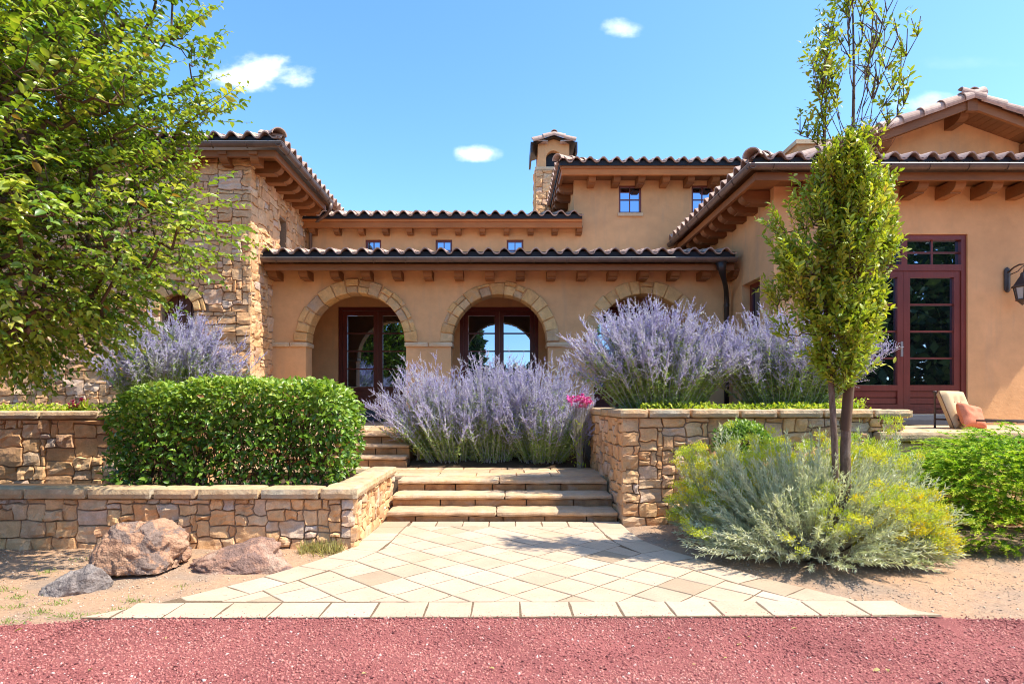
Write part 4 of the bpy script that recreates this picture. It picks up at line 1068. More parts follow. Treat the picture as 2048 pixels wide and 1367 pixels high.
# ------------------------------------------------------------------ big tree at the left, trunk just out of the picture
def left_tree():
    t = empty('shade_tree', (-5.6, 5.3, 0), 'broad leafy green tree reaching in from the left edge over the stone tower', 'tree')
    Yc = 5.2
    prof = [(-20, 395), (0, 392), (45, 385), (75, 372), (100, 400), (150, 462), (200, 470), (250, 466), (300, 452), (350, 440), (400, 425), (440, 440), (475, 470), (500, 440), (525, 300), (560, 255), (600, 225), (650, 205), (690, 185), (720, 130), (745, 40)]
    py = np.array([p[0] for p in prof], float); px = np.array([p[1] for p in prof], float)
    zs = EYE + (CY-py)*Yc/FPX; xs = (px-30-CX)*Yc/FPX; o = np.argsort(zs); zs, xs = zs[o], xs[o]
    ctr = np.array([-4.9, 5.2, 3.9]); pts = []; keep = []
    while len(pts) < 5000:
        z = NR.uniform(1.75, 6.9); x = NR.uniform(-6.9, -2.2); y = NR.uniform(3.95, 6.7)
        yn = (y-5.25)/1.3
        zz = z - (y-Yc)*(z-EYE)/Yc*.0
        lim = np.interp(z, zs, xs) if z < zs[-1] else xs[-1] - (z-zs[-1])*.35
        lim = ctr[0] + (lim-ctr[0])*math.sqrt(max(0.02, 1-yn*yn*.85)) + .05
        low = 1.98 + .28*max(0, (x+5.2))*.9 if x < -3.4 else 2.7
        if x > lim or z > 6.7-.25*abs(x+4.9)**1.3 or z < low - .05: continue
        edge = lim - x
        # the upper right side breaks up into separate sprays with sky between them
        g = noise.noise(Vector((x*2.3 + z*1.1, y*1.4, z*1.25 - x*1.3)))
        if z > 3.2 and edge < 1.0 and g < .10 - edge*.22 + (.16 if x > -3.2 else 0): continue
        if g < -.40: continue
        if x < -5.6 and NR.random() < .5: continue
        pts.append((x, y, z))
    pts = np.array(pts)
    trunk = [(-5.6, 5.3, 0), (-5.58, 5.3, .7), (-5.52, 5.28, 1.4), (-5.42, 5.25, 2.1), (-5.3, 5.2, 2.9)]
    pos, par, cnt = grow(trunk, pts, .025)
    geo, e = skeleton_mesh(pos, par, cnt, .0034, .47)
    big = cnt[e] > 60; V, F, k = geo; V = V.reshape(-1, k, 3); F0 = F[:F.shape[0]//len(e)] 
    for nm, sel in (('trunk', big), ('branches', ~big)):
        n = sel.sum(); put(nm, tri_mesh(nm, V[sel].reshape(-1, 3), (F0[None] + (np.arange(n)*k)[:, None, None]).reshape(-1, 3), M['bark'] if nm == 'trunk' else M['twig'], smooth=True), t)
    # leafy shoots: each attraction point carries a short shoot with alternate leaves
    n = len(pts); out = pts - ctr; out[:, 2] *= .6; out = unit(out)
    upw = np.clip((pts[:, 2]-2.6)/1.2, -.35, 1.1)
    d = unit(out*np.array([.9, .55, .5]) + np.stack([.25+0*upw, 0*upw, upw*.75], 1) + rdir(n, .28))
    m = 13; s = np.linspace(.0, 1, m)[None, :, None]; Ls = NR.uniform(.26, .46, n)[:, None, None]
    droop = np.array([0, 0, -1.])[None, None]*(s**2)*.07*(1.3-upw)[:, None, None]
    stem = pts[:, None] + d[:, None]*s*Ls + droop
    A = stem[:, :-1].reshape(-1, 3); B = stem[:, 1:].reshape(-1, 3); sel = np.tile(np.arange(m-1) % 3 == 0, n)
    put('shoots', tri_mesh('shoots', *sticks(stem[:, 0], stem[:, -1], np.full(n, .003), np.full(n, .0013), 3)[:2], M['twig']), t)
    side = perp(d, np.tile(np.array([[0, 0, 1.]]), (n, 1))); alt = np.where(np.arange(m) % 2 == 0, 1., -1.)[None, :, None]
    LD = d[:, None]*.55 + side[:, None]*alt*.8 + NR.normal(0, .28, (n, m, 3)) + np.array([0, 0, -.18])
    Nn = np.array([.15, -.25, 1.]) + NR.normal(0, .45, (n, m, 3))
    P = stem.reshape(-1, 3); LD = LD.reshape(-1, 3); Nn = Nn.reshape(-1, 3); q = len(P)
    L = NR.uniform(.052, .102, q)*np.tile(np.concatenate([np.full(m-3, 1.0), [.85, .7, .55]]), n)
    tint = np.clip(np.repeat(NR.normal(.40, .2, n), m) + NR.normal(0, .16, q), 0, .93)
    tint[NR.random(q) < .006] = 1.0
    leafobj('crown', broad_leaves(P, LD, Nn, L, L*NR.uniform(.5, .64, q)), tint, M['tree_leaf'], t)
left_tree()

# ------------------------------------------------------------------ slim two-stemmed tree in front of the wing
TB = (3.17, 5.62)
def slim_tree():
    t = empty('slim_tree', (TB[0], TB[1], 0), 'slim upright yellow-green tree with twin trunks and a sparse twiggy top', 'tree')
    x0, y0 = TB; sc = y0/FPX; X = lambda px: (px-CX)*sc; Z = lambda py: EYE + (CY-py)*sc
    def trunk(nm, path, r, nseg=9):
        mb = MB(); pts = [Vector((X(a), y0+dy, Z(b))) for a, b, dy in path]; mb.tube(pts, r, nseg); return mb.build(nm, M['bark'], t, True)
    trunk('trunk', [(1690, 1135, 0), (1692, 1000, .0), (1690, 900, .0), (1696, 800, .01), (1700, 700, .0), (1706, 560, .02), (1712, 420, .02), (1708, 280, .02), (1708, 150, .0), (1706, 40, .0), (1704, -30, 0)], [.056, .050, .046, .041, .032, .025, .020, .016, .012, .008, .004])
    trunk('trunk', [(1668, 1135, -.05), (1667, 1000, -.05), (1663, 880, -.05), (1656, 760, -.05), (1650, 640, -.03), (1640, 480, .0), (1648, 330, .0), (1652, 200, .0), (1660, 120, 0)], [.034, .032, .030, .027, .022, .017, .012, .008, .004], 8)
    # crown: a bundle of upright plumes of different height and reach
    pts = []
    plumes = [(1600, 590, 362, 48), (1575, 640, 430, 40), (1570, 690, 500, 36), (1625, 560, 340, 42), (1650, 600, 330, 46), (1680, 520, 318, 44), (1690, 640, 380, 50), (1715, 560, 340, 40), (1725, 640, 400, 50), (1755, 600, 372, 40), (1772, 640, 420, 36), (1785, 560, 372, 22), (1765, 700, 520, 34), (1740, 720, 560, 36), (1640, 745, 540, 46), (1605, 710, 540, 36), (1660, 770, 580, 40), (1700, 765, 600, 40), (1795, 430, 356, 16), (1556, 600, 470, 22), (1688, 470, 296, 34), (1664, 480, 308, 32), (1718, 470, 312, 30), (1700, 400, 270, 20), (1745, 520, 345, 30)]
    for (pc, lo, hi, w) in plumes:
        if w > 18: hi = min(lo-90, hi + .75*max(0, abs(pc-1684)-30))
        off = NR.uniform(-1, 1)*.6; k = int(2.05*(lo-hi)/w*w*.17) + 14
        for _ in range(k):
            hh = NR.random()**.9; r = w*sc*1.05*math.sin(math.pi*min(1, .12 + .88*(1-hh)**.8))**.7*math.sqrt(NR.random()); a_ = NR.uniform(0, 6.283)
            cxp = pc + (1684-pc)*.35*(1-hh); pyy = lo + (hi-lo)*hh; sq = 1 - .34*min(1, max(0, (pyy-560)/170)); cxp = 1674 + (cxp-1674)*sq*.92; r *= (.5 + .5*sq)*.92
            x, y, z = X(cxp) + r*math.cos(a_), y0 + off*.42*(.4+.6*hh) + r*math.sin(a_), Z(lo) + (Z(hi)-Z(lo))*hh
            if noise.noise(Vector((x*5, y*5, z*3))) < -.30: continue
            pts.append((x, y, z - .10))
    pts = np.array(pts)
    roots = [(X(1690), y0, Z(860)), (X(1697), y0, Z(780)), (X(1700), y0, Z(700)), (X(1704), y0, Z(600)), (X(1708), y0, Z(500)), (X(1710), y0, Z(400))]
    pos, par, cnt = grow(roots, pts, .02)
    geo, e = skeleton_mesh(pos, par, cnt, .0023, .42); put('branches', tri_mesh('branches', *geo[:2], M['twig'], smooth=True), t)
    def shoots(pts, d, m, Lr, leaf, tl, keep=1.0):
        n = len(pts); s = np.linspace(0, 1, m)[None, :, None]; Ls = NR.uniform(*Lr, n)[:, None, None]; stem = pts[:, None] + d[:, None]*s*Ls
        side = perp(d, rdir(n)); alt = np.where(np.arange(m) % 2 == 0, 1., -1.)[None, :, None]
        LD = d[:, None]*.75 + side[:, None]*alt*.7 + NR.normal(0, .3, (n, m, 3)); Nn = np.array([.2, -.3, .9]) + NR.normal(0, .5, (n, m, 3))
        P, LD, Nn = stem.reshape(-1, 3), LD.reshape(-1, 3), Nn.reshape(-1, 3); k = NR.random(len(P)) < keep; P, LD, Nn = P[k], LD[k], Nn[k]; q = len(P)
        L = NR.uniform(*leaf, q); tint = np.clip(np.repeat(NR.normal(tl, .15, n), m)[k] + NR.normal(0, .15, q), 0, 1)
        return (P, LD, Nn, L, tint), sticks(stem[:, 0], stem[:, -1], np.full(n, .0024), np.full(n, .0012), 3)
    n = len(pts); out = pts - np.array([X(1678), y0, 0]); out[:, 2] = 0
    d = unit(unit(out)*.34 + np.array([0, 0, 1.]) + rdir(n, .22)); d[pts[:, 2] < Z(640), 2] *= .4; d = unit(d)
    a, st = shoots(pts, d, 13, (.14, .27), (.045, .078), .46); put('shoots', tri_mesh('shoots', *st[:2], M['twig']), t)
    # sparse top: upright bare twigs with leaf tufts at their sides
    tw0, tw1, tufts = [], [], []
    for (bx, by, ex, ey) in ((1690, 300, 1622, 130), (1690, 290, 1640, 112), (1700, 290, 1662, 100), (1670, 320, 1625, 190), (1708, 260, 1735, 40), (1708, 200, 1690, 20), (1712, 300, 1768, 75), (1714, 320, 1790, 42), (1714, 310, 1796, 110), (1712, 230, 1752, 60), (1708, 150, 1722, 15), (1706, 120, 1676, 35), (1716, 330, 1785, 215), (1690, 310, 1612, 262), (1712, 280, 1740, 120), (1708, 180, 1740, 62), (1652, 260, 1630, 150), (1708, 100, 1698, -20)):
        A = np.array([X(bx), y0 + NR.normal(0, .03), Z(by)]); B = np.array([X(ex), y0 + NR.normal(0, .12), Z(ey)]); prev = A; k = 7
        for i in range(1, k+1):
            p = A + (B-A)*(i/k) + np.array([(-1 if ex < bx else 1)*.03*math.sin(math.pi*i/k), 0, 0]) + NR.normal(0, .008, 3); tw0.append(prev); tw1.append(p); prev = p
            if i > 2:
                for _ in range(2):
                    dd = np.array([NR.normal(0, .35), NR.normal(0, .35), 1.]); q = p + unit(dd)*NR.uniform(.1, .26); tw0.append(p); tw1.append(q)
                    lx = p[0]; left = lx < X(1690) or p[2] > Z(40) or lx > X(1755)
                    if NR.random() < (.95 if left else .16): tufts.append((q, unit(dd)))
                    if left and NR.random() < .8: tufts.append((p, unit(dd)))
    tw0, tw1 = np.array(tw0), np.array(tw1); put('top_twigs', tri_mesh('top_twigs', *sticks(tw0, tw1, np.full(len(tw0), .0055), np.full(len(tw0), .0032), 4)[:2], M['twig']), t)
    tp = np.array([q for q, _ in tufts]); td = np.array([q for _, q in tufts]); b, st = shoots(tp, unit(td + rdir(len(tp), .3)), 8, (.08, .18), (.045, .075), .42, .85)
    c = [np.concatenate([u, v]) for u, v in zip(a, b)]
    # one low shoot with pale leaves
    lp = np.array([[X(1715 + 14*i), y0-.02, Z(742 - 3*i)] for i in range(6)]); ld = np.tile(np.array([[1., 0, .05]]), (6, 1)) + rdir(6, .5)
    c = [np.concatenate([u, v]) for u, v in zip(c, (lp, ld, np.tile(np.array([[0, -.4, 1.]]), (6, 1)), np.full(6, .075), np.full(6, .75)))]
    leafobj('crown', broad_leaves(c[0], c[1], c[2], c[3], c[3]*NR.uniform(.36, .5, len(c[3])), .15, .15), c[4], M['slim_leaf'], t)
    # dry tangle in the fork
    nest = empty('bird_nest', (X(1735), y0+.05, Z(300)), 'tangle of dry reddish brown twigs lodged high in the slim tree', 'nest')
    ctr = np.array([X(1732), y0+.05, Z(278)]); k = 260; A = ctr + NR.normal(0, 1, (k, 3))*np.array([.085, .07, .075]); dd = unit(np.stack([NR.normal(.9, .5, k), NR.normal(0, .5, k), NR.normal(.75, .55, k)], 1)); Ln = NR.uniform(.08, .24, k)[:, None]
    put('twig_tangle', tri_mesh('twig_tangle', *sticks(A-dd*Ln*.5, A+dd*Ln*.5, np.full(k, .0035), np.full(k, .002), 3)[:2], M['nest']), nest)
slim_tree()

# ------------------------------------------------------------------ clipped hedge
def hedge():
    h = empty('hedge', (-3.15, 7.05, .5), 'dense clipped dark green hedge standing behind the low wall left of the steps', 'hedge')
    x0, x1, y0, y1, z0, z1 = -4.55, -1.80, 6.62, 7.52, .52, 1.82; n = 30000
    x = NR.uniform(x0, x1, n*2); y = NR.uniform(y0, y1, n*2); z = z0 + (z1-z0)*NR.random(n*2)**.8
    def topz(x): return z1 - .05 + .05*np.sin(x*1.9+1) + .03*np.sin(x*5.3) - .10*np.clip((x+2.15)/.45, 0, 1)**2 - .16*np.clip((-4.2-x)/.4, 0, 1)**2
    bulge = np.array([noise.noise(Vector((a*3.2, b*3.2, c*3.2))) + .5*noise.noise(Vector((a*8, b*8, c*8))) for a, b, c in zip(x, y, z)])*.17
    d = np.minimum.reduce([x-x0, x1-.22*np.clip((.95-z)/.45, 0, 1)-x, y-y0, topz(x)-z, (y1-y)]) + bulge*.6 - .10*np.clip(1-(x-x0)/.3, 0, 1)*np.clip(1-(topz(x)-z)/.3, 0, 1) - .12*np.clip(1-(x1-x)/.35, 0, 1)*np.clip(1-(topz(x)-z)/.35, 0, 1) - .05*np.clip(1-(y-y0)/.2, 0, 1)*np.clip(1-(topz(x)-z)/.2, 0, 1)
    p = np.exp(-np.clip(d, 0, 1)/.09); k = (d > 0) & (NR.random(n*2) < p*1.0*(1 - .45*np.clip((1.15-z)/.6, 0, 1))); x, y, z, d = x[k], y[k], z[k], d[k]
    P = np.stack([x, y, z], 1); c = np.array([(x0+x1)/2, (y0+y1)/2, 1.1]); rel = P-c; nx = rel/np.array([(x1-x0)/2, (y1-y0)/2, .68]); a = np.abs(nx); out = np.sign(nx)*(a**4); out = unit(out + .15*rel)
    q = len(P); D = unit(out*.55 + np.array([0, 0, .10]) + rdir(q, .55)); Nn = out*.5 + np.array([.2, -.15, .65]) + rdir(q, .4); L = NR.uniform(.045, .092, q)
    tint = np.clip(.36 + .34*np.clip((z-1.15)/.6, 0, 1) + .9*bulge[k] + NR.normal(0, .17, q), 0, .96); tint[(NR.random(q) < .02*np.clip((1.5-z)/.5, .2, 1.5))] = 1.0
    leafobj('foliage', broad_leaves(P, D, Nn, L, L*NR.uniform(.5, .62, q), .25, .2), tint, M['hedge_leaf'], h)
    m = 700; A = np.stack([NR.uniform(x0+.15, x1-.25, m), NR.uniform(y0+.15, y1-.1, m), NR.uniform(z0, 1.3, m)], 1); B = A + unit(np.array([0, -.25, 1.]) + rdir(m, .45))*NR.uniform(.2, .5, m)[:, None]
    B[:, 2] = np.minimum(B[:, 2], z1-.18); put('stems', tri_mesh('stems', *sticks(A, B, np.full(m, .007), np.full(m, .003), 4)[:2], M['twig']), h)
hedge()

# ------------------------------------------------------------------ lavender-blue sage clumps
def sage(base, rx, ry, ht, stems, seed, label, lean=(0, 0), low=.30, spread=1.0, name='sage_bush', green=.47):
    global NR
    keep = NR; NR = np.random.default_rng(seed)
    b = np.array(base); s = empty(name, base, label, 'sage bush', 'lavender blue sage bushes')
    S = []; K = 12
    az = NR.uniform(0, 2*math.pi, stems); rr = np.sqrt(NR.random(stems)); foot = np.stack([np.cos(az)*rr*rx*.38, np.sin(az)*rr*ry*.38, 0*az], 1) + b
    ex = np.cos(az)*rr*rx*spread + lean[0] + NR.normal(0, .06, stems); ey = np.sin(az)*rr*ry*spread + lean[1] + NR.normal(0, .06, stems); ex += NR.normal(0, .14, stems); ey += NR.normal(0, .10, stems)
    hz = ht*(np.sqrt(np.clip(1-(rr*.92)**2, 0, 1))*(1-low) + low)*NR.uniform(.74, 1.06, stems)
    hz[NR.random(stems) < .10] *= 1.10
    tip = np.stack([b[0]+ex, b[1]+ey, b[2]+hz], 1); t = np.linspace(0, 1, K)
    mid = foot*.45 + tip*.55 + np.stack([ex*-.05, ey*-.05, hz*.06], 1) + NR.normal(0, .07, (stems, 3))
    C = ((1-t)**2)[None, :, None]*foot[:, None] + (2*t*(1-t))[None, :, None]*mid[:, None] + (t**2)[None, :, None]*tip[:, None]
    T = unit(np.gradient(C, axis=1)); A, B = C[:, :-1].reshape(-1, 3), C[:, 1:].reshape(-1, 3)
    tt = np.tile(t[:-1], stems); st = [(A, B, .0042*(1-tt)+.0015)]
    Ls = np.linalg.norm(tip-foot, axis=1)
    # leaves on the lower part
    nl = 96; u = NR.uniform(.03, green+.24, (stems, nl)); i0 = np.clip((u*(K-1)).astype(int), 0, K-2); fr = u*(K-1)-i0; si = np.arange(stems)[:, None]
    P = C[si, i0]*(1-fr[..., None]) + C[si, i0+1]*fr[..., None]; Tt = T[si, i0]; D = Tt*.55 + NR.normal(0, .6, (stems, nl, 3)); q = stems*nl
    L = NR.uniform(.035, .075, q); leafobj('foliage', blades(P.reshape(-1, 3), D.reshape(-1, 3), rdir(q)+np.array([0, -.2, .8]), L, L*.28, .15), np.clip(NR.normal(.45, .22, q), 0, 1), M['sage_leaf'], s)
    # flowering side branchlets on the upper part, each a spike of whorls
    nb = 20; ub = NR.uniform(green-.04, .96, (stems, nb)); i0 = np.clip((ub*(K-1)).astype(int), 0, K-2); fr = ub*(K-1)-i0
    Pb = C[si, i0]*(1-fr[..., None]) + C[si, i0+1]*fr[..., None]; Db = unit(T[si, i0]*.9 + NR.normal(0, .75, (stems, nb, 3)) + np.array([0, 0, .35])); Lb = NR.uniform(.08, .27, (stems, nb))*(1.15-ub*.6)
    Pb, Db, Lb = Pb.reshape(-1, 3), Db.reshape(-1, 3), Lb.reshape(-1); Eb = Pb + Db*Lb[:, None] + np.array([0, 0, .02])
    st.append((Pb, Eb, np.full(len(Pb), .0017))); w = 11; g = np.linspace(.12, 1.0, w)
    F1 = Pb[:, None] + (Eb-Pb)[:, None]*g[None, :, None]; f1 = F1.reshape(-1, 3) + NR.normal(0, .005, (len(Pb)*w, 3)); r1 = np.tile(.0092*(1.12-g*.62), len(Pb))*NR.uniform(.7, 1.25, len(f1))
    # whorls on the main spikes
    w2 = 22; g2 = np.linspace(max(.5, green+.08), 1.0, w2); ii = np.clip((g2*(K-1)).astype(int), 0, K-2); fr2 = g2*(K-1)-ii
    F2 = C[:, ii]*(1-fr2)[None, :, None] + C[:, ii+1]*fr2[None, :, None]; f2 = F2.reshape(-1, 3); r2 = np.tile(.0118*(1.15-.65*(g2-g2[0])/(1-g2[0])), stems)
    P = np.concatenate([f1, f2]); r = np.concatenate([r1, r2]); q = len(P); tint = np.clip(NR.normal(.52, .2, q) + np.concatenate([np.repeat(NR.normal(0, .16, len(Pb)), w), np.repeat(NR.normal(.14, .12, stems), w2)]), 0, 1)
    leafobj('bloom', blobs(P, r), tint, M['sage_flower'], s)
    A = np.concatenate([a for a, _, _ in st]); B = np.concatenate([c for _, c, _ in st]); R = np.concatenate([c for _, _, c in st]); put('stems', tri_mesh('stems', *sticks(A, B, R, R*.8, 3)[:2], M['sage_stem']), s)
    NR = keep
sage((-1.05, 10.55, .50), 1.10, .78, 1.80, 190, 1, 'lavender sage leaning out over the upper steps, at the left of the centre bed', (-.35, -.15), .10, green=.42)
sage((-.22, 10.62, .50), 1.05, .75, 2.02, 190, 6, 'tallest lavender sage in the middle of the centre bed before the second arch', (0, -.1), .14, green=.42)
sage((.66, 10.48, .50), 1.02, .80, 1.80, 200, 2, 'lavender sage in the centre bed touching the tall planter wall, pink flowers beside', (.0, -.15), .10, green=.42)
sage((2.20, 8.35, 1.38), 1.36, .66, 1.58, 300, 3, 'largest lavender sage in the right planter, in front of the third arch', (-.05, -.05), .30)
sage((4.05, 8.45, 1.38), 1.28, .62, 1.58, 240, 4, 'lavender sage in the right planter behind the slim tree', (.05, -.05), .28)
sage((-5.0, 8.75, 1.38), 1.15, .62, 1.46, 230, 5, 'lavender sage on the upper left planter in front of the stone tower', (.1, -.1), .22)

# ------------------------------------------------------------------ bright ground cover on the planters
def cover(name, regions, label):
    P = []
    for (x0, x1, y0, y1, z, n, h) in regions:
        P.append(np.stack([NR.uniform(x0, x1, n), NR.uniform(y0, y1, n), z + h*NR.random(n)**1.6], 1))
    P = np.concatenate(P); q = len(P); L = NR.uniform(.03, .06, q); D = unit(np.array([0, -.15, .55]) + rdir(q, .6))
    o = leafobj(name, broad_leaves(P, D, np.array([0, -.1, 1.]) + rdir(q, .4), L, L*.55), np.clip(NR.normal(.55, .25, q), 0, 1), M['cover'], None)
    props(o, label, 'ground cover', kind='stuff')
cover('ground_cover', [(-9.5, -4.2, 8.0, 8.9, 1.38, 4200, .14), (1.8, 4.75, 7.68, 8.1, 1.40, 2600, .13), (4.3, 4.75, 7.66, 8.0, 1.40, 260, .20)], 'yellow-green leafy ground cover along the planter tops')
# ------------------------------------------------------------------ small flowers
def flower(base, label, mat, n, r, h, rad, group=None, leafy=True):
    f = empty('flowering_plant', base, label, 'flower'); b = np.array(base)
    a = NR.uniform(0, 2*math.pi, n); rr = np.sqrt(NR.random(n))*rad; P = b + np.stack([np.cos(a)*rr, np.sin(a)*rr*.7, h + NR.normal(0, r*.9, n)], 1)
    put('stems', tri_mesh('stems', *sticks(np.tile(b, (n, 1)) + NR.normal(0, .02, (n, 3))*np.array([1, 1, 0]), P, np.full(n, .003), np.full(n, .002), 3)[:2], M['brush_stem']), f)['kind'] = 'stuff'
    k = 9; C = np.repeat(P, k, 0); q = len(C); D = unit(rdir(q) + np.array([0, -.4, .5])); L = NR.uniform(.6, 1.2, q)*r; leafobj('bloom', broad_leaves(C, D, rdir(q) + np.array([0, -.5, .6]), L, L*.7), np.clip(NR.normal(.45, .25, q), 0, 1), mat, f)['kind'] = 'stuff'
    m = 60; C = b + NR.normal(0, 1, (m, 3))*np.array([rad*.5, rad*.5, .0]) + np.stack([0*np.arange(m), 0*np.arange(m), NR.uniform(.0, h*.7, m)], 1); D = unit(np.array([0, 0, .8]) + rdir(m, .5)); L = NR.uniform(.05, .1, m)
    leafobj('foliage', broad_leaves(C, D, rdir(m) + np.array([0, -.3, .5]), L, L*.3), NR.uniform(.2, .8, m), M['cover'], f)
flower((1.24, 9.80, .46), 'bright pink flower head above the planter corner beside the sage', M['pink'], 46, .05, 1.11, .20)
flower((-1.52, 10.35, .55), 'small pink flowers half hidden in the sage near the upper steps', M['pink'], 9, .035, .98, .12)
for (px, py) in ((140, 806), (150, 800), (168, 790)):
    p = at(px, 806, 8.12); flower((p.x, p.y, 1.39), {140: 'lowest crimson flower on the left planter edge', 150: 'middle crimson flower among the three on the left planter', 168: 'tallest crimson flower on the left planter beside the sage'}[px], M['crimson'], 7, .035, (806-py)*8.12/FPX + .08, .05)

# ------------------------------------------------------------------ silvery rabbitbrush, juniper, small green shrub
def rabbitbrush(base, rx, ry, ht, stems, seed, label, yellow=.5, lean=(0, 0), toptint=.45):
    global NR
    keep = NR; NR = np.random.default_rng(seed); b = np.array(base); s = empty('rabbitbrush', base, label, 'shrub', 'silvery rabbitbrush shrubs')
    az = NR.uniform(0, 2*math.pi, stems); el = np.arcsin(NR.uniform(.06, 1, stems)); sc = NR.uniform(.70, 1.03, stems)*(1 + .22*np.array([noise.noise(Vector((math.cos(a)*1.6*math.cos(e), math.sin(a)*1.6*math.cos(e), e*2+seed))) for a, e in zip(az, el)]))
    tip = b + np.stack([np.cos(az)*np.cos(el)*rx*sc + lean[0], np.sin(az)*np.cos(el)*ry*sc + lean[1], np.sin(el)*ht*sc + .05], 1)
    foot = b + np.stack([np.cos(az)*rx*.22*np.cos(el), np.sin(az)*ry*.22*np.cos(el), 0*az], 1); mid = foot*.5 + tip*.5 + np.stack([0*az, 0*az, -.06 + .12*np.cos(el)], 1); mid[:, :2] += (tip-foot)[:, :2]*.08
    K = 9; t = np.linspace(0, 1, K); C = ((1-t)**2)[None, :, None]*foot[:, None] + (2*t*(1-t))[None, :, None]*mid[:, None] + (t**2)[None, :, None]*tip[:, None]
    C[..., 2] = np.maximum(C[..., 2], .02); T = unit(np.gradient(C, axis=1))
    put('stems', tri_mesh('stems', *sticks(C[:, :-1].reshape(-1, 3), C[:, 1:].reshape(-1, 3), np.tile(.0048*(1.1-t[:-1]), stems), np.tile(.0048*(1.0-t[:-1]), stems), 3)[:2], M['brush_stem']), s)
    nl = 58; si = np.arange(stems)[:, None]; u = NR.uniform(.52, 1.0, (stems, nl)); i0 = np.clip((u*(K-1)).astype(int), 0, K-2); fr = u*(K-1)-i0
    P = (C[si, i0]*(1-fr[..., None]) + C[si, i0+1]*fr[..., None]).reshape(-1, 3); Tt = T[si, i0].reshape(-1, 3); q = len(P)
    D = Tt*.95 + rdir(q, .38); L = NR.uniform(.035, .075, q); tint = np.clip(np.repeat(NR.normal(.5, .18, stems), nl) + NR.normal(0, .15, q), 0, 1)
    leafobj('foliage', blades(P, D, rdir(q)+np.array([0, -.3, .6]), L, NR.uniform(.006, .0095, q), .15), tint, M['brush_leaf'], s)
    pn = np.array([noise.noise(Vector((x*2.2, y*2.2, z*2.2+seed))) for x, y, z in tip])*.9 + .5
    sel = (pn > 1.06-yellow) & (el > .2); tp = tip[sel]; td = T[sel, -1]; k = 95; C2 = np.repeat(tp, k, 0) + NR.normal(0, 1, (len(tp)*k, 3))*np.array([.030, .030, .020]); q = len(C2)
    D = np.repeat(td, k, 0)*.8 + rdir(q, .5) + np.array([0, 0, .3]); L = NR.uniform(.014, .034, q); leafobj('bloom', blades(C2, D, rdir(q)+np.array([0, -.3, .6]), L, L*.36), np.clip(np.repeat(NR.normal(toptint, .2, len(tp)), k) + NR.normal(0, .14, q), 0, 1), M['brush_flower'], s)
    NR = keep
rabbitbrush((3.06, 5.92, 0), 1.36, 1.0, 1.20, 1050, 21, 'large silvery rabbitbrush mound with yellow tips around the slim tree trunks', .42)
rabbitbrush((2.45, 6.50, 0), .66, .50, 1.28, 330, 22, 'yellow-green rabbitbrush in front of the tall planter wall', .54, (-.05, 0), .5)
rabbitbrush((3.85, 6.35, 0), .62, .58, 1.32, 330, 23, 'pale grey rabbitbrush in front of the terrace wall', .34, (.1, 0))
rabbitbrush((3.66, 5.66, 0), .48, .45, .74, 260, 24, 'deep yellow flowering rabbitbrush beside the juniper', .68, (.05, -.05), .72)
def green_shrub():
    p = at(1487, 905, 7.0); s = empty('leafy_shrub', (p.x, p.y, 0), 'small bright green leafy shrub between tall planter wall and rabbitbrush', 'shrub'); n = 3600
    c = np.array([p.x, p.y, 1.06]); v = unit(rdir(n))*NR.uniform(.55, 1, n)[:, None]**.6; v *= (1 + .25*np.array([noise.noise(Vector(a*2.5)) for a in v]))[:, None]; P = c + v*np.array([.34, .26, .27]); L = NR.uniform(.03, .055, n)
    leafobj('foliage', broad_leaves(P, unit(v*.6 + rdir(n, .5) + np.array([0, 0, .3])), v + np.array([.2, -.3, .9]), L, L*.5), np.clip(NR.normal(.55, .2, n), 0, .96), M['hedge_leaf'], s)
    m = 60; B = c + unit(rdir(m))*.2; A = np.tile(np.array([[p.x, p.y, 0.]]), (m, 1)) + NR.normal(0, .05, (m, 3))*np.array([1, 1, 0]); put('stems', tri_mesh('stems', *sticks(A, B, np.full(m, .008), np.full(m, .003), 4)[:2], M['twig']), s)
green_shrub()
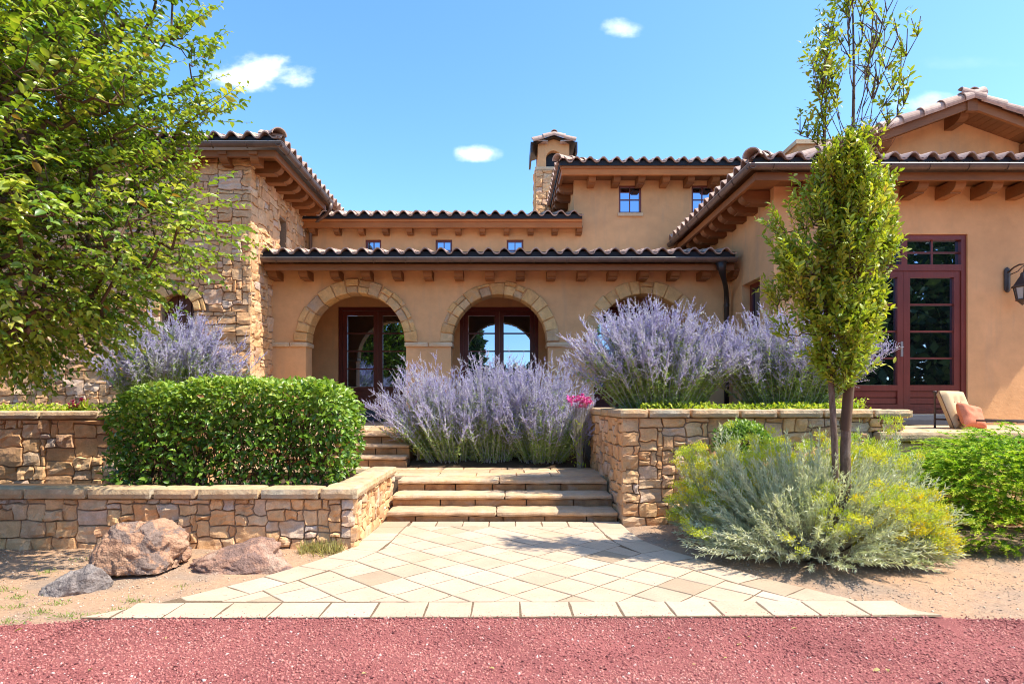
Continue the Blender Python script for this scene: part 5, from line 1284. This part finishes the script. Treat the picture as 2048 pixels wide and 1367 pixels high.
def juniper():
    s = empty('juniper', (5.9, 6.6, 0), 'spreading bright green juniper with feathery tips below the terrace', 'juniper')
    n = 3400; b = np.array([5.60, 6.50, 0]); az = NR.uniform(0, 2*math.pi, n); el = np.arcsin(NR.uniform(.02, 1, n)); sc = NR.uniform(.5, 1.0, n)**.5
    sc *= 1 + .18*np.array([noise.noise(Vector((math.cos(a)*2.4, math.sin(a)*2.4, e*3))) for a, e in zip(az, el)])
    P0 = b + np.stack([np.cos(az)*np.cos(el)**.8*1.72*sc, np.sin(az)*np.cos(el)**.8*.92*sc, .06 + np.sin(el)*1.18*sc], 1)
    out = np.stack([np.cos(az), np.sin(az), .12 + .16*np.sin(el)], 1); d = unit(out*.8 + rdir(n, .22)*np.array([1, 1, .6]) + np.array([-.45, -.30, .05])); Ls = NR.uniform(.20, .46, n)
    k = 46; u = NR.uniform(0, 1, (n, k)); stem = P0[:, None] + d[:, None]*((u-.4)*Ls[:, None])[..., None] + np.array([0, 0, -.05])*(u**2)[..., None]
    side = perp(d, np.tile(np.array([[0, 0, 1.]]), (n, 1))); D = d[:, None]*1.1 + side[:, None]*NR.normal(0, .42, (n, k, 1)) + NR.normal(0, .16, (n, k, 3)); q = n*k; L = NR.uniform(.035, .085, q)*np.clip(1.25-u.reshape(-1), .4, 1)
    tint = np.clip(.20 + .62*u.reshape(-1) + np.repeat(NR.normal(0, .12, n), k) + NR.normal(0, .10, q), 0, 1)
    leafobj('foliage', blades(stem.reshape(-1, 3), D.reshape(-1, 3), rdir(q)+np.array([0, -.3, .8]), L, L*NR.uniform(.16, .24, q), .1), tint, M['juniper'], s)
    A = (P0 - d*Ls[:, None]*.5)[:500]; B = (P0 + d*Ls[:, None]*.3)[:500]; put('stems', tri_mesh('stems', *sticks(A, B, np.full(500, .004), np.full(500, .0015), 3)[:2], M['twig']), s)
juniper()

# ------------------------------------------------------------------ boulders
def rock(name, base, size, seed, mat, label, shape, rot=0.0, sub=5):
    import bmesh
    bm = bmesh.new(); bmesh.ops.create_icosphere(bm, subdivisions=sub, radius=1.0); off = Vector((seed*3.1, seed*1.7, seed)); pr = random.Random(seed*7+1); planes = [(Vector((pr.gauss(0, 1), pr.gauss(0, 1), pr.gauss(0, 1))).normalized(), pr.uniform(.66, .95)) for _ in range(12)]
    for v in bm.verts:
        p = v.co.copy(); q = p*1.1 + off
        r = 1 + .34*noise.noise(q) + .20*noise.noise(q*2.3) + .07*noise.noise(q*5.1) + .035*noise.noise(q*11) + .02*noise.noise(q*24)
        c = p*r
        for (pn, pd) in planes:
            e = c.dot(pn) - pd
            if e > 0: c = c - pn*(e*.88)
        v.co = shape(c + p*(.07*noise.noise(q*3.3) + .05*noise.noise(q*7) - .05*abs(noise.noise(q*5.1)) + .028*noise.noise(q*15) + .014*noise.noise(q*37)))
    rz = Matrix.Rotation(rot, 3, 'Z')
    zmin = -.35
    for v in bm.verts:
        c = rz @ Vector((v.co.x*size[0], v.co.y*size[1], v.co.z*size[2])); v.co = c + Vector(base)
        if v.co.z < base[2]-.06: v.co.z = base[2]-.06
    me = bpy.data.meshes.new(name); bm.to_mesh(me); bm.free(); me.materials.append(mat); me.polygons.foreach_set('use_smooth', [True]*len(me.polygons)); me.update()
    return props(put(name, me), label, 'rock')
def sh_big(p):
    p = p.copy()
    if p.z > .55: p.z = .55 + (p.z-.55)*.45
    p.x += .12*p.z; p.z += .16*max(0, p.x)*0 - .10*p.x*(p.z > 0)
    return p
def sh_wedge(p):
    p = p.copy(); p.z *= (.75 + .35*p.x) if p.x > -1 else .4; return p
B1 = at(288, 1160, 5.2)
rock('boulder', (-3.36, 5.45, .10), (.43, .36, .50), 4, M['boulder'], 'large rounded reddish lava boulder in front of the low garden wall', sh_big, .2, 6)
rock('boulder', ((486-CX)*5.45/FPX, 5.50, .02), (.47, .30, .30), 9, M['pink_rock'], 'low flat pinkish rock lying right of the large boulder', sh_wedge, .1)
rock('boulder', ((150-CX)*4.85/FPX, 4.86, .0), (.29, .17, .24), 13, M['grey_rock'], 'small wedge-shaped grey rock, left of the large boulder', sh_wedge, .15)

# ------------------------------------------------------------------ lounge chair, pillow, lantern
def chaise():
    zf = 1.185; X0, X1, Ya, Yb = 6.50, 7.70, 8.50, 9.0
    c = empty('lounge_chair', (X0, 8.75, zf), 'dark iron lounge chair with tufted tan back cushion on the terrace', 'lounge chair')
    for y in (Ya, Yb):
        m = MB(); m.tube([(X0, y, zf+.13), (7.1, y, zf+.12), (X1, y, zf+.12)], .013, 8); m.build('rail', M['iron'], c, True)
        for x, top in ((X0, .52), (X1-.05, .15)):
            m = MB(); m.lathe((x, y, zf), [(.018, 0), (.015, .03), (.013, top-.03), (.017, top-.02)] + ([(.03, top), (.03, top+.012), (.016, top+.02)] if top > .3 else [(.018, top)]), 8); m.build('leg', M['iron'], c, True)
    for k in range(6):
        x = 6.78 + k*.17; m = MB(); m.tube([(x, Ya, zf+.10), (x, Yb, zf+.10)], .007, 6); m.build('slat', M['iron'], c)
    m = MB(); m.tube([(X0, Ya, zf+.28), (X0, Yb, zf+.28)], .012, 8); m.tube([(X0, Ya, zf+.49), (X0, Yb, zf+.49)], .012, 8); m.build('back_rail', M['iron'], c, True)
    # reclined tufted back cushion
    n, k = 18, 14; H, Wd, T = .58, .60, .15; a = math.radians(20); mb = MB(); tufts = [(.36, .68), (.66, .68), (.36, .32), (.66, .32)]
    O = Vector((6.70, Ya-.05, zf-.03)); Uy = Vector((0, 1, 0)); Vz = Vector((-math.sin(a), 0, math.cos(a))); Nn = Vector((math.cos(a), 0, math.sin(a)))
    def surf(u, v, sgn):
        e = min(u, 1-u, v, 1-v); rnd = min(1, e/.12); th = T*.5*math.sqrt(max(0, 1-(1-rnd)**2))
        dip = sum(.045*math.exp(-((u-a_)**2*Wd*Wd + (v-b_)**2*H*H)/.0024) for a_, b_ in tufts) if sgn > 0 else 0
        return O + Uy*(u*Wd) + Vz*(v*H) + Nn*(T*.5 + sgn*(th-dip))
    for sg in (1, -1):
        base = len(mb.v)
        for i in range(n+1):
            for j in range(k+1): mb.v.append(tuple(surf(i/n, j/k, sg)))
        for i in range(n):
            for j in range(k):
                q = (base+i*(k+1)+j, base+(i+1)*(k+1)+j, base+(i+1)*(k+1)+j+1, base+i*(k+1)+j+1); mb.f.append(q if sg > 0 else q[::-1])
    cu = mb.build('back_cushion', M['cushion'], c, True)
    for a_, b_ in tufts:
        m = MB(); p = surf(a_, b_, 1); m.lathe(p, [(.006, -.020), (.024, -.012), (.024, .006), (.006, .016)], 8); m.build('button', M['button'], cu, True)
    m = MB(); m.tube([surf(0, .02, 0), surf(0, .5, 0), surf(0, .98, 0)], .006, 6); m.tube([surf(.02, 1, 0), surf(.98, 1, 0)], .006, 6); m.build('piping', M['button'], cu)
    c.rotation_euler.z = math.radians(-60)
    # coral pillow propped against it
    mb = MB(); n = 18; S = .40; O = Vector((6.56, 8.30, zf+.175)); th = math.radians(-10); U = Vector((math.cos(th), .35, math.sin(th))).normalized(); V = Vector((-math.sin(th)-.25, .35, math.cos(th))).normalized(); Nn = U.cross(V).normalized()
    for sg in (1, -1):
        base = len(mb.v)
        for i in range(n+1):
            for j in range(n+1):
                u, v = 2*i/n-1, 2*j/n-1; pin = 1 - .10*(1-u*u)*abs(v)**3*0 ; px_, py_ = u*(1-.09*(1-v*v)), v*(1-.09*(1-u*u)); h = .085*((1-u**4)*(1-v**4))**.5*(1 + .25*noise.noise(Vector((u*2.2, v*2.2, sg))))
                mb.v.append(tuple(O + U*(px_*S*.56) + V*(py_*S*.45) + Nn*(h*sg)))
        for i in range(n):
            for j in range(n):
                q = (base+i*(n+1)+j, base+(i+1)*(n+1)+j, base+(i+1)*(n+1)+j+1, base+i*(n+1)+j+1); mb.f.append(q if sg > 0 else q[::-1])
    props(mb.build('pillow', M['pillow'], None, True), 'coral red woven pillow leaning on the lounge chair cushion', 'pillow')
    # a second low frame further along the terrace
    o = empty('side_table', (9.0, 8.5, zf), 'low dark iron table at the right edge of the terrace', 'table')
    m = MB(); m.box(8.60, 9.5, 8.3, 8.8, zf+.15, zf+.175); m.build('table_top', M['iron'], o)
    for x in (8.64, 9.46):
        for y in (8.34, 8.76):
            m = MB(); m.tube([(x, y, zf), (x, y, zf+.149)], .014, 8); m.build('leg', M['iron'], o, True)
chaise()
def lantern():
    yw = 10.1; cx = (2041-CX)*9.88/FPX; L = empty('wall_lantern', (cx, yw, 3.5), 'black iron wall lantern with seeded glass panes on the stucco wall', 'lantern')
    bxp = (2017-CX)*10.05/FPX; z0, z1 = EYE+(CY-585)*10.05/FPX, EYE+(CY-533)*10.05/FPX
    mb = MB(); rough_box(mb, bxp-.055, bxp+.055, yw-.05, yw-.002, z0, z1, .05, .002, 3, .02); mb.build('back_plate', M['iron'], L, True)
    zt = EYE+(CY-545)*9.88/FPX; yc = 9.84
    m = MB(); m.tube([(bxp, yw-.04, z1-.10), (bxp+.03, yw-.12, z1-.03), (cx, yc+.06, z1), (cx+.04, yc, z1-.01), (cx+.02, yc, zt-.02), (cx, yc, zt-.03)], .014, 8); m.tube([(bxp+.02, yw-.06, z1-.14), (bxp+.08, yc+.12, z1-.10), (bxp+.12, yc+.08, z1-.03), (bxp+.2, yc+.05, z1+.01)], .008, 6); m.build('arm', M['iron'], L, True)
    zr, zb = EYE+(CY-572)*9.88/FPX, EYE+(CY-600)*9.88/FPX
    m = MB(); m.lathe((cx, yc, 0), [(.012, zt), (.03, zt-.02), (.035, zt-.06), (.065, zt-.10), (.125, zr+.02), (.155, zr), (.155, zr-.02), (.13, zr-.03)], 6); m.build('roof', M['iron'], L)
    m = MB(); m.lathe((cx, yc, 0), [(.115, zr-.032), (.078, zb+.012)], 6); m.build('lamp_glass', M['lamp_glass'], L)
    for k in range(6):
        a = math.pi/3*k; m = MB(); m.tube([(cx+.121*math.cos(a), yc+.121*math.sin(a), zr-.03), (cx+.082*math.cos(a), yc+.082*math.sin(a), zb)], .010, 6); m.build('bar', M['iron'], L)
    m = MB(); m.lathe((cx, yc, 0), [(.10, zb+.012), (.10, zb-.006), (.075, zb-.02), (.03, zb-.065), (.02, zb-.08), (.004, zb-.09)], 6); m.build('base', M['iron'], L)
lantern()

# ------------------------------------------------------------------ loose ground: cinder, grit, weeds, fallen leaves
def pebbles(name, P, r, mat, tint, label, cat):
    n = len(P); d = np.array([(1,0,0),(-1,0,0),(0,1,0),(0,-1,0),(0,0,1),(0,0,-1)], float); sc = NR.uniform(.45, 1.35, (n, 6, 1))
    a = NR.uniform(0, 6.3, n); c, s = np.cos(a), np.sin(a); Rm = np.zeros((n, 3, 3)); Rm[:, 0, 0] = c; Rm[:, 0, 1] = -s; Rm[:, 1, 0] = s; Rm[:, 1, 1] = c; Rm[:, 2, 2] = .7; Rm[:, 2, 0] = NR.normal(0, .4, n)
    V = P[:, None] + np.einsum('nij,nkj->nki', Rm, d[None]*sc)*r[:, None, None]
    F = np.array([(0,2,4),(2,1,4),(1,3,4),(3,0,4),(2,0,5),(1,2,5),(3,1,5),(0,3,5)])
    o = put(name, tri_mesh(name, V.reshape(-1, 3), (F[None]+(np.arange(n)*6)[:, None, None]).reshape(-1, 3), mat, np.repeat(tint, 6))); return props(o, label, cat, kind='stuff')
ex = np.array([p[0] for p in RED_EDGE]); ey = np.array([p[1] for p in RED_EDGE])
def cinder():
    n = 150000; y = NR.uniform(2.8, 4.3, n); x = NR.uniform(-1, 1, n)*(1.0*y + .35); k = y < np.interp(x, ex, ey) + NR.exponential(.02, n) - .01; x, y = x[k], y[k]; r = NR.gamma(2.6, .0019, len(x)).clip(.0018, .013); t = np.clip(NR.beta(2.2, 2.0, len(x)) + .22*np.array([noise.noise(Vector((a*1.3, b*2.6, 4))) + .5*noise.noise(Vector((a*4, b*6, 9))) for a, b in zip(x, y)]) , 0, 1)*.93; t[NR.random(len(x)) < .022] = NR.uniform(.95, 1)
    pebbles('cinder_gravel', np.stack([x, y, r*.25 + .004 + .016*np.clip((y - np.interp(x, ex, ey) + .5)/.5, 0, 1)*(np.abs(x) < 3.0)], 1), r, M['red_pebble'], t, 'dusty red crushed cinder gravel spread over the driveway', 'gravel')
    n = 60000; x = NR.uniform(-5.2, 5.6, n); y = NR.uniform(3.9, 7.4, n); L_ = np.array([path_half(a)[0] for a in y]); R_ = np.array([path_half(a)[1] for a in y])
    k = ((x < -L_ - .005) | (x > R_ + .005)) & (y > np.interp(x, ex, ey) - .03) & ~((x < -1.6) & (y > 6.15)); x, y = x[k], y[k]; L_, R_ = L_[k], R_[k]
    side = np.clip(np.where(x < 0, -x-L_, x-R_)/.5, 0, 1)*np.clip((y-4.25)/.6, 0, 1); z = np.array([(.03 + .03*noise.noise(Vector((a*.9, b*.9, 3))) + .012*noise.noise(Vector((a*4, b*4, 1)))) for a, b in zip(x, y)])*side - .012
    r = NR.gamma(2.2, .0017, len(x)).clip(.0015, .014); pebbles('soil_grit', np.stack([x, y, z + r*.2], 1), r, M['grit'], NR.beta(2, 2, len(x)), 'pale grit and pebbles scattered over the dry soil', 'gravel')
cinder()
def spill():
    n = 900; x = NR.uniform(-2.9, 3.0, n); y = np.interp(x, ex, ey) + NR.exponential(.035, n); r = NR.gamma(2.6, .0013, n).clip(.0015, .007)
    pebbles('stray_cinder', np.stack([x, y, np.full(n, .030)], 1), r, M['red_pebble'], NR.uniform(.1, .9, n), 'stray red cinder crumbs on the front edge of the pavers', 'gravel')
    n = 1500; x = NR.uniform(-3.0, 3.0, n); y = NR.uniform(4.3, 7.5, n); k = (x > -np.array([path_half(a)[0] for a in y])) & (x < np.array([path_half(a)[1] for a in y])); x, y = x[k], y[k]; r = NR.gamma(2.0, .0012, len(x)).clip(.001, .006)
    pebbles('path_grit', np.stack([x, y, np.full(len(x), .031)], 1), r, M['grit'], NR.beta(1.5, 2.5, len(x)), 'fine grit and crumbs lying on the paved path', 'gravel')
spill()
def weeds():
    spots = [(65, 1130), (160, 1120), (100, 1145), (10, 1180), (40, 1195), (30, 1245), (80, 1225), (130, 1232), (180, 1235), (115, 1207), (275, 1203), (362, 1175), (245, 1222), (20, 1215), (190, 1160)]
    P, D = [], []
    for (px, py) in spots:
        Y = EYE*FPX/(py-CY); p = at(px, py, Y); n = 55
        P.append(np.stack([p.x + NR.normal(0, .055, n), p.y + NR.normal(0, .03, n), np.full(n, .0)], 1)); D.append(unit(rdir(n, .8) + np.array([0, 0, .8])))
    for x0, x1, y in ((-2.1, -1.66, 6.08),):
        n = 420; P.append(np.stack([NR.uniform(x0, x1, n), y - NR.exponential(.05, n), np.full(n, .0)], 1)); D.append(unit(rdir(n, .35) + np.array([0, 0, 1.2])))
    P, D = np.concatenate(P), np.concatenate(D); q = len(P); L = NR.uniform(.015, .05, q); L[-420:] = NR.uniform(.06, .17, 420); t = NR.uniform(0, .7, q); t[-420:] = NR.uniform(.8, 1, 420)
    props(leafobj('weeds', blades(P, D, rdir(q)+np.array([0, -.3, .4]), L, np.minimum(L*.25, .006)), t, M['weed'], None), 'sparse little weeds and dry grass on the bare soil', 'weeds', kind='stuff')
    n = 16; P = np.stack([NR.uniform(-3.4, 3.4, n), NR.uniform(3.3, 4.15, n), np.full(n, .018)], 1); L = NR.uniform(.02, .05, n); D = rdir(n)*np.array([1, 1, .15])
    props(leafobj('leaf_litter', broad_leaves(P, D, np.array([0, 0, 1.]) + rdir(n, .3), L, L*.5), NR.uniform(.85, 1, n), M['weed'], None), 'few dry tan leaves fallen on the red driveway', 'leaves', kind='stuff')
weeds()
# ------------------------------------------------------------------ woods across the drive, behind the camera: seen only mirrored in the panes
def woods():
    P, R = [], []
    for (x, y, h, w) in ((-30, -24, 11, 5), (-21, -21, 10, 4.5), (-13, -19, 8.5, 4), (-8, -20, 7.5, 2.6), (17, -22, 9, 4), (23, -20, 14, 5), (30, -21, 16, 5.5), (37, -22, 15, 5.5), (46, -22, 15, 6), (56, -20, 14, 6), (-42, -24, 12, 6), (0, -30, 5, 6), (8, -30, 5.5, 6), (-3.4, -22, 9, 1.5)):
        n = 4200; v = unit(rdir(n))*NR.random(n)[:, None]**.4; P.append(np.array([x, y, h*.52]) + v*np.array([w, w, h*.5]))
    P = np.concatenate(P); q = len(P); L = NR.uniform(.5, 1.0, q); props(leafobj('woodland', blades(P, rdir(q), rdir(q), L, L*.6), NR.random(q), M['wood_leaf'], None), 'dark green woods across the drive mirrored in the window panes', 'woods', kind='stuff')
woods()
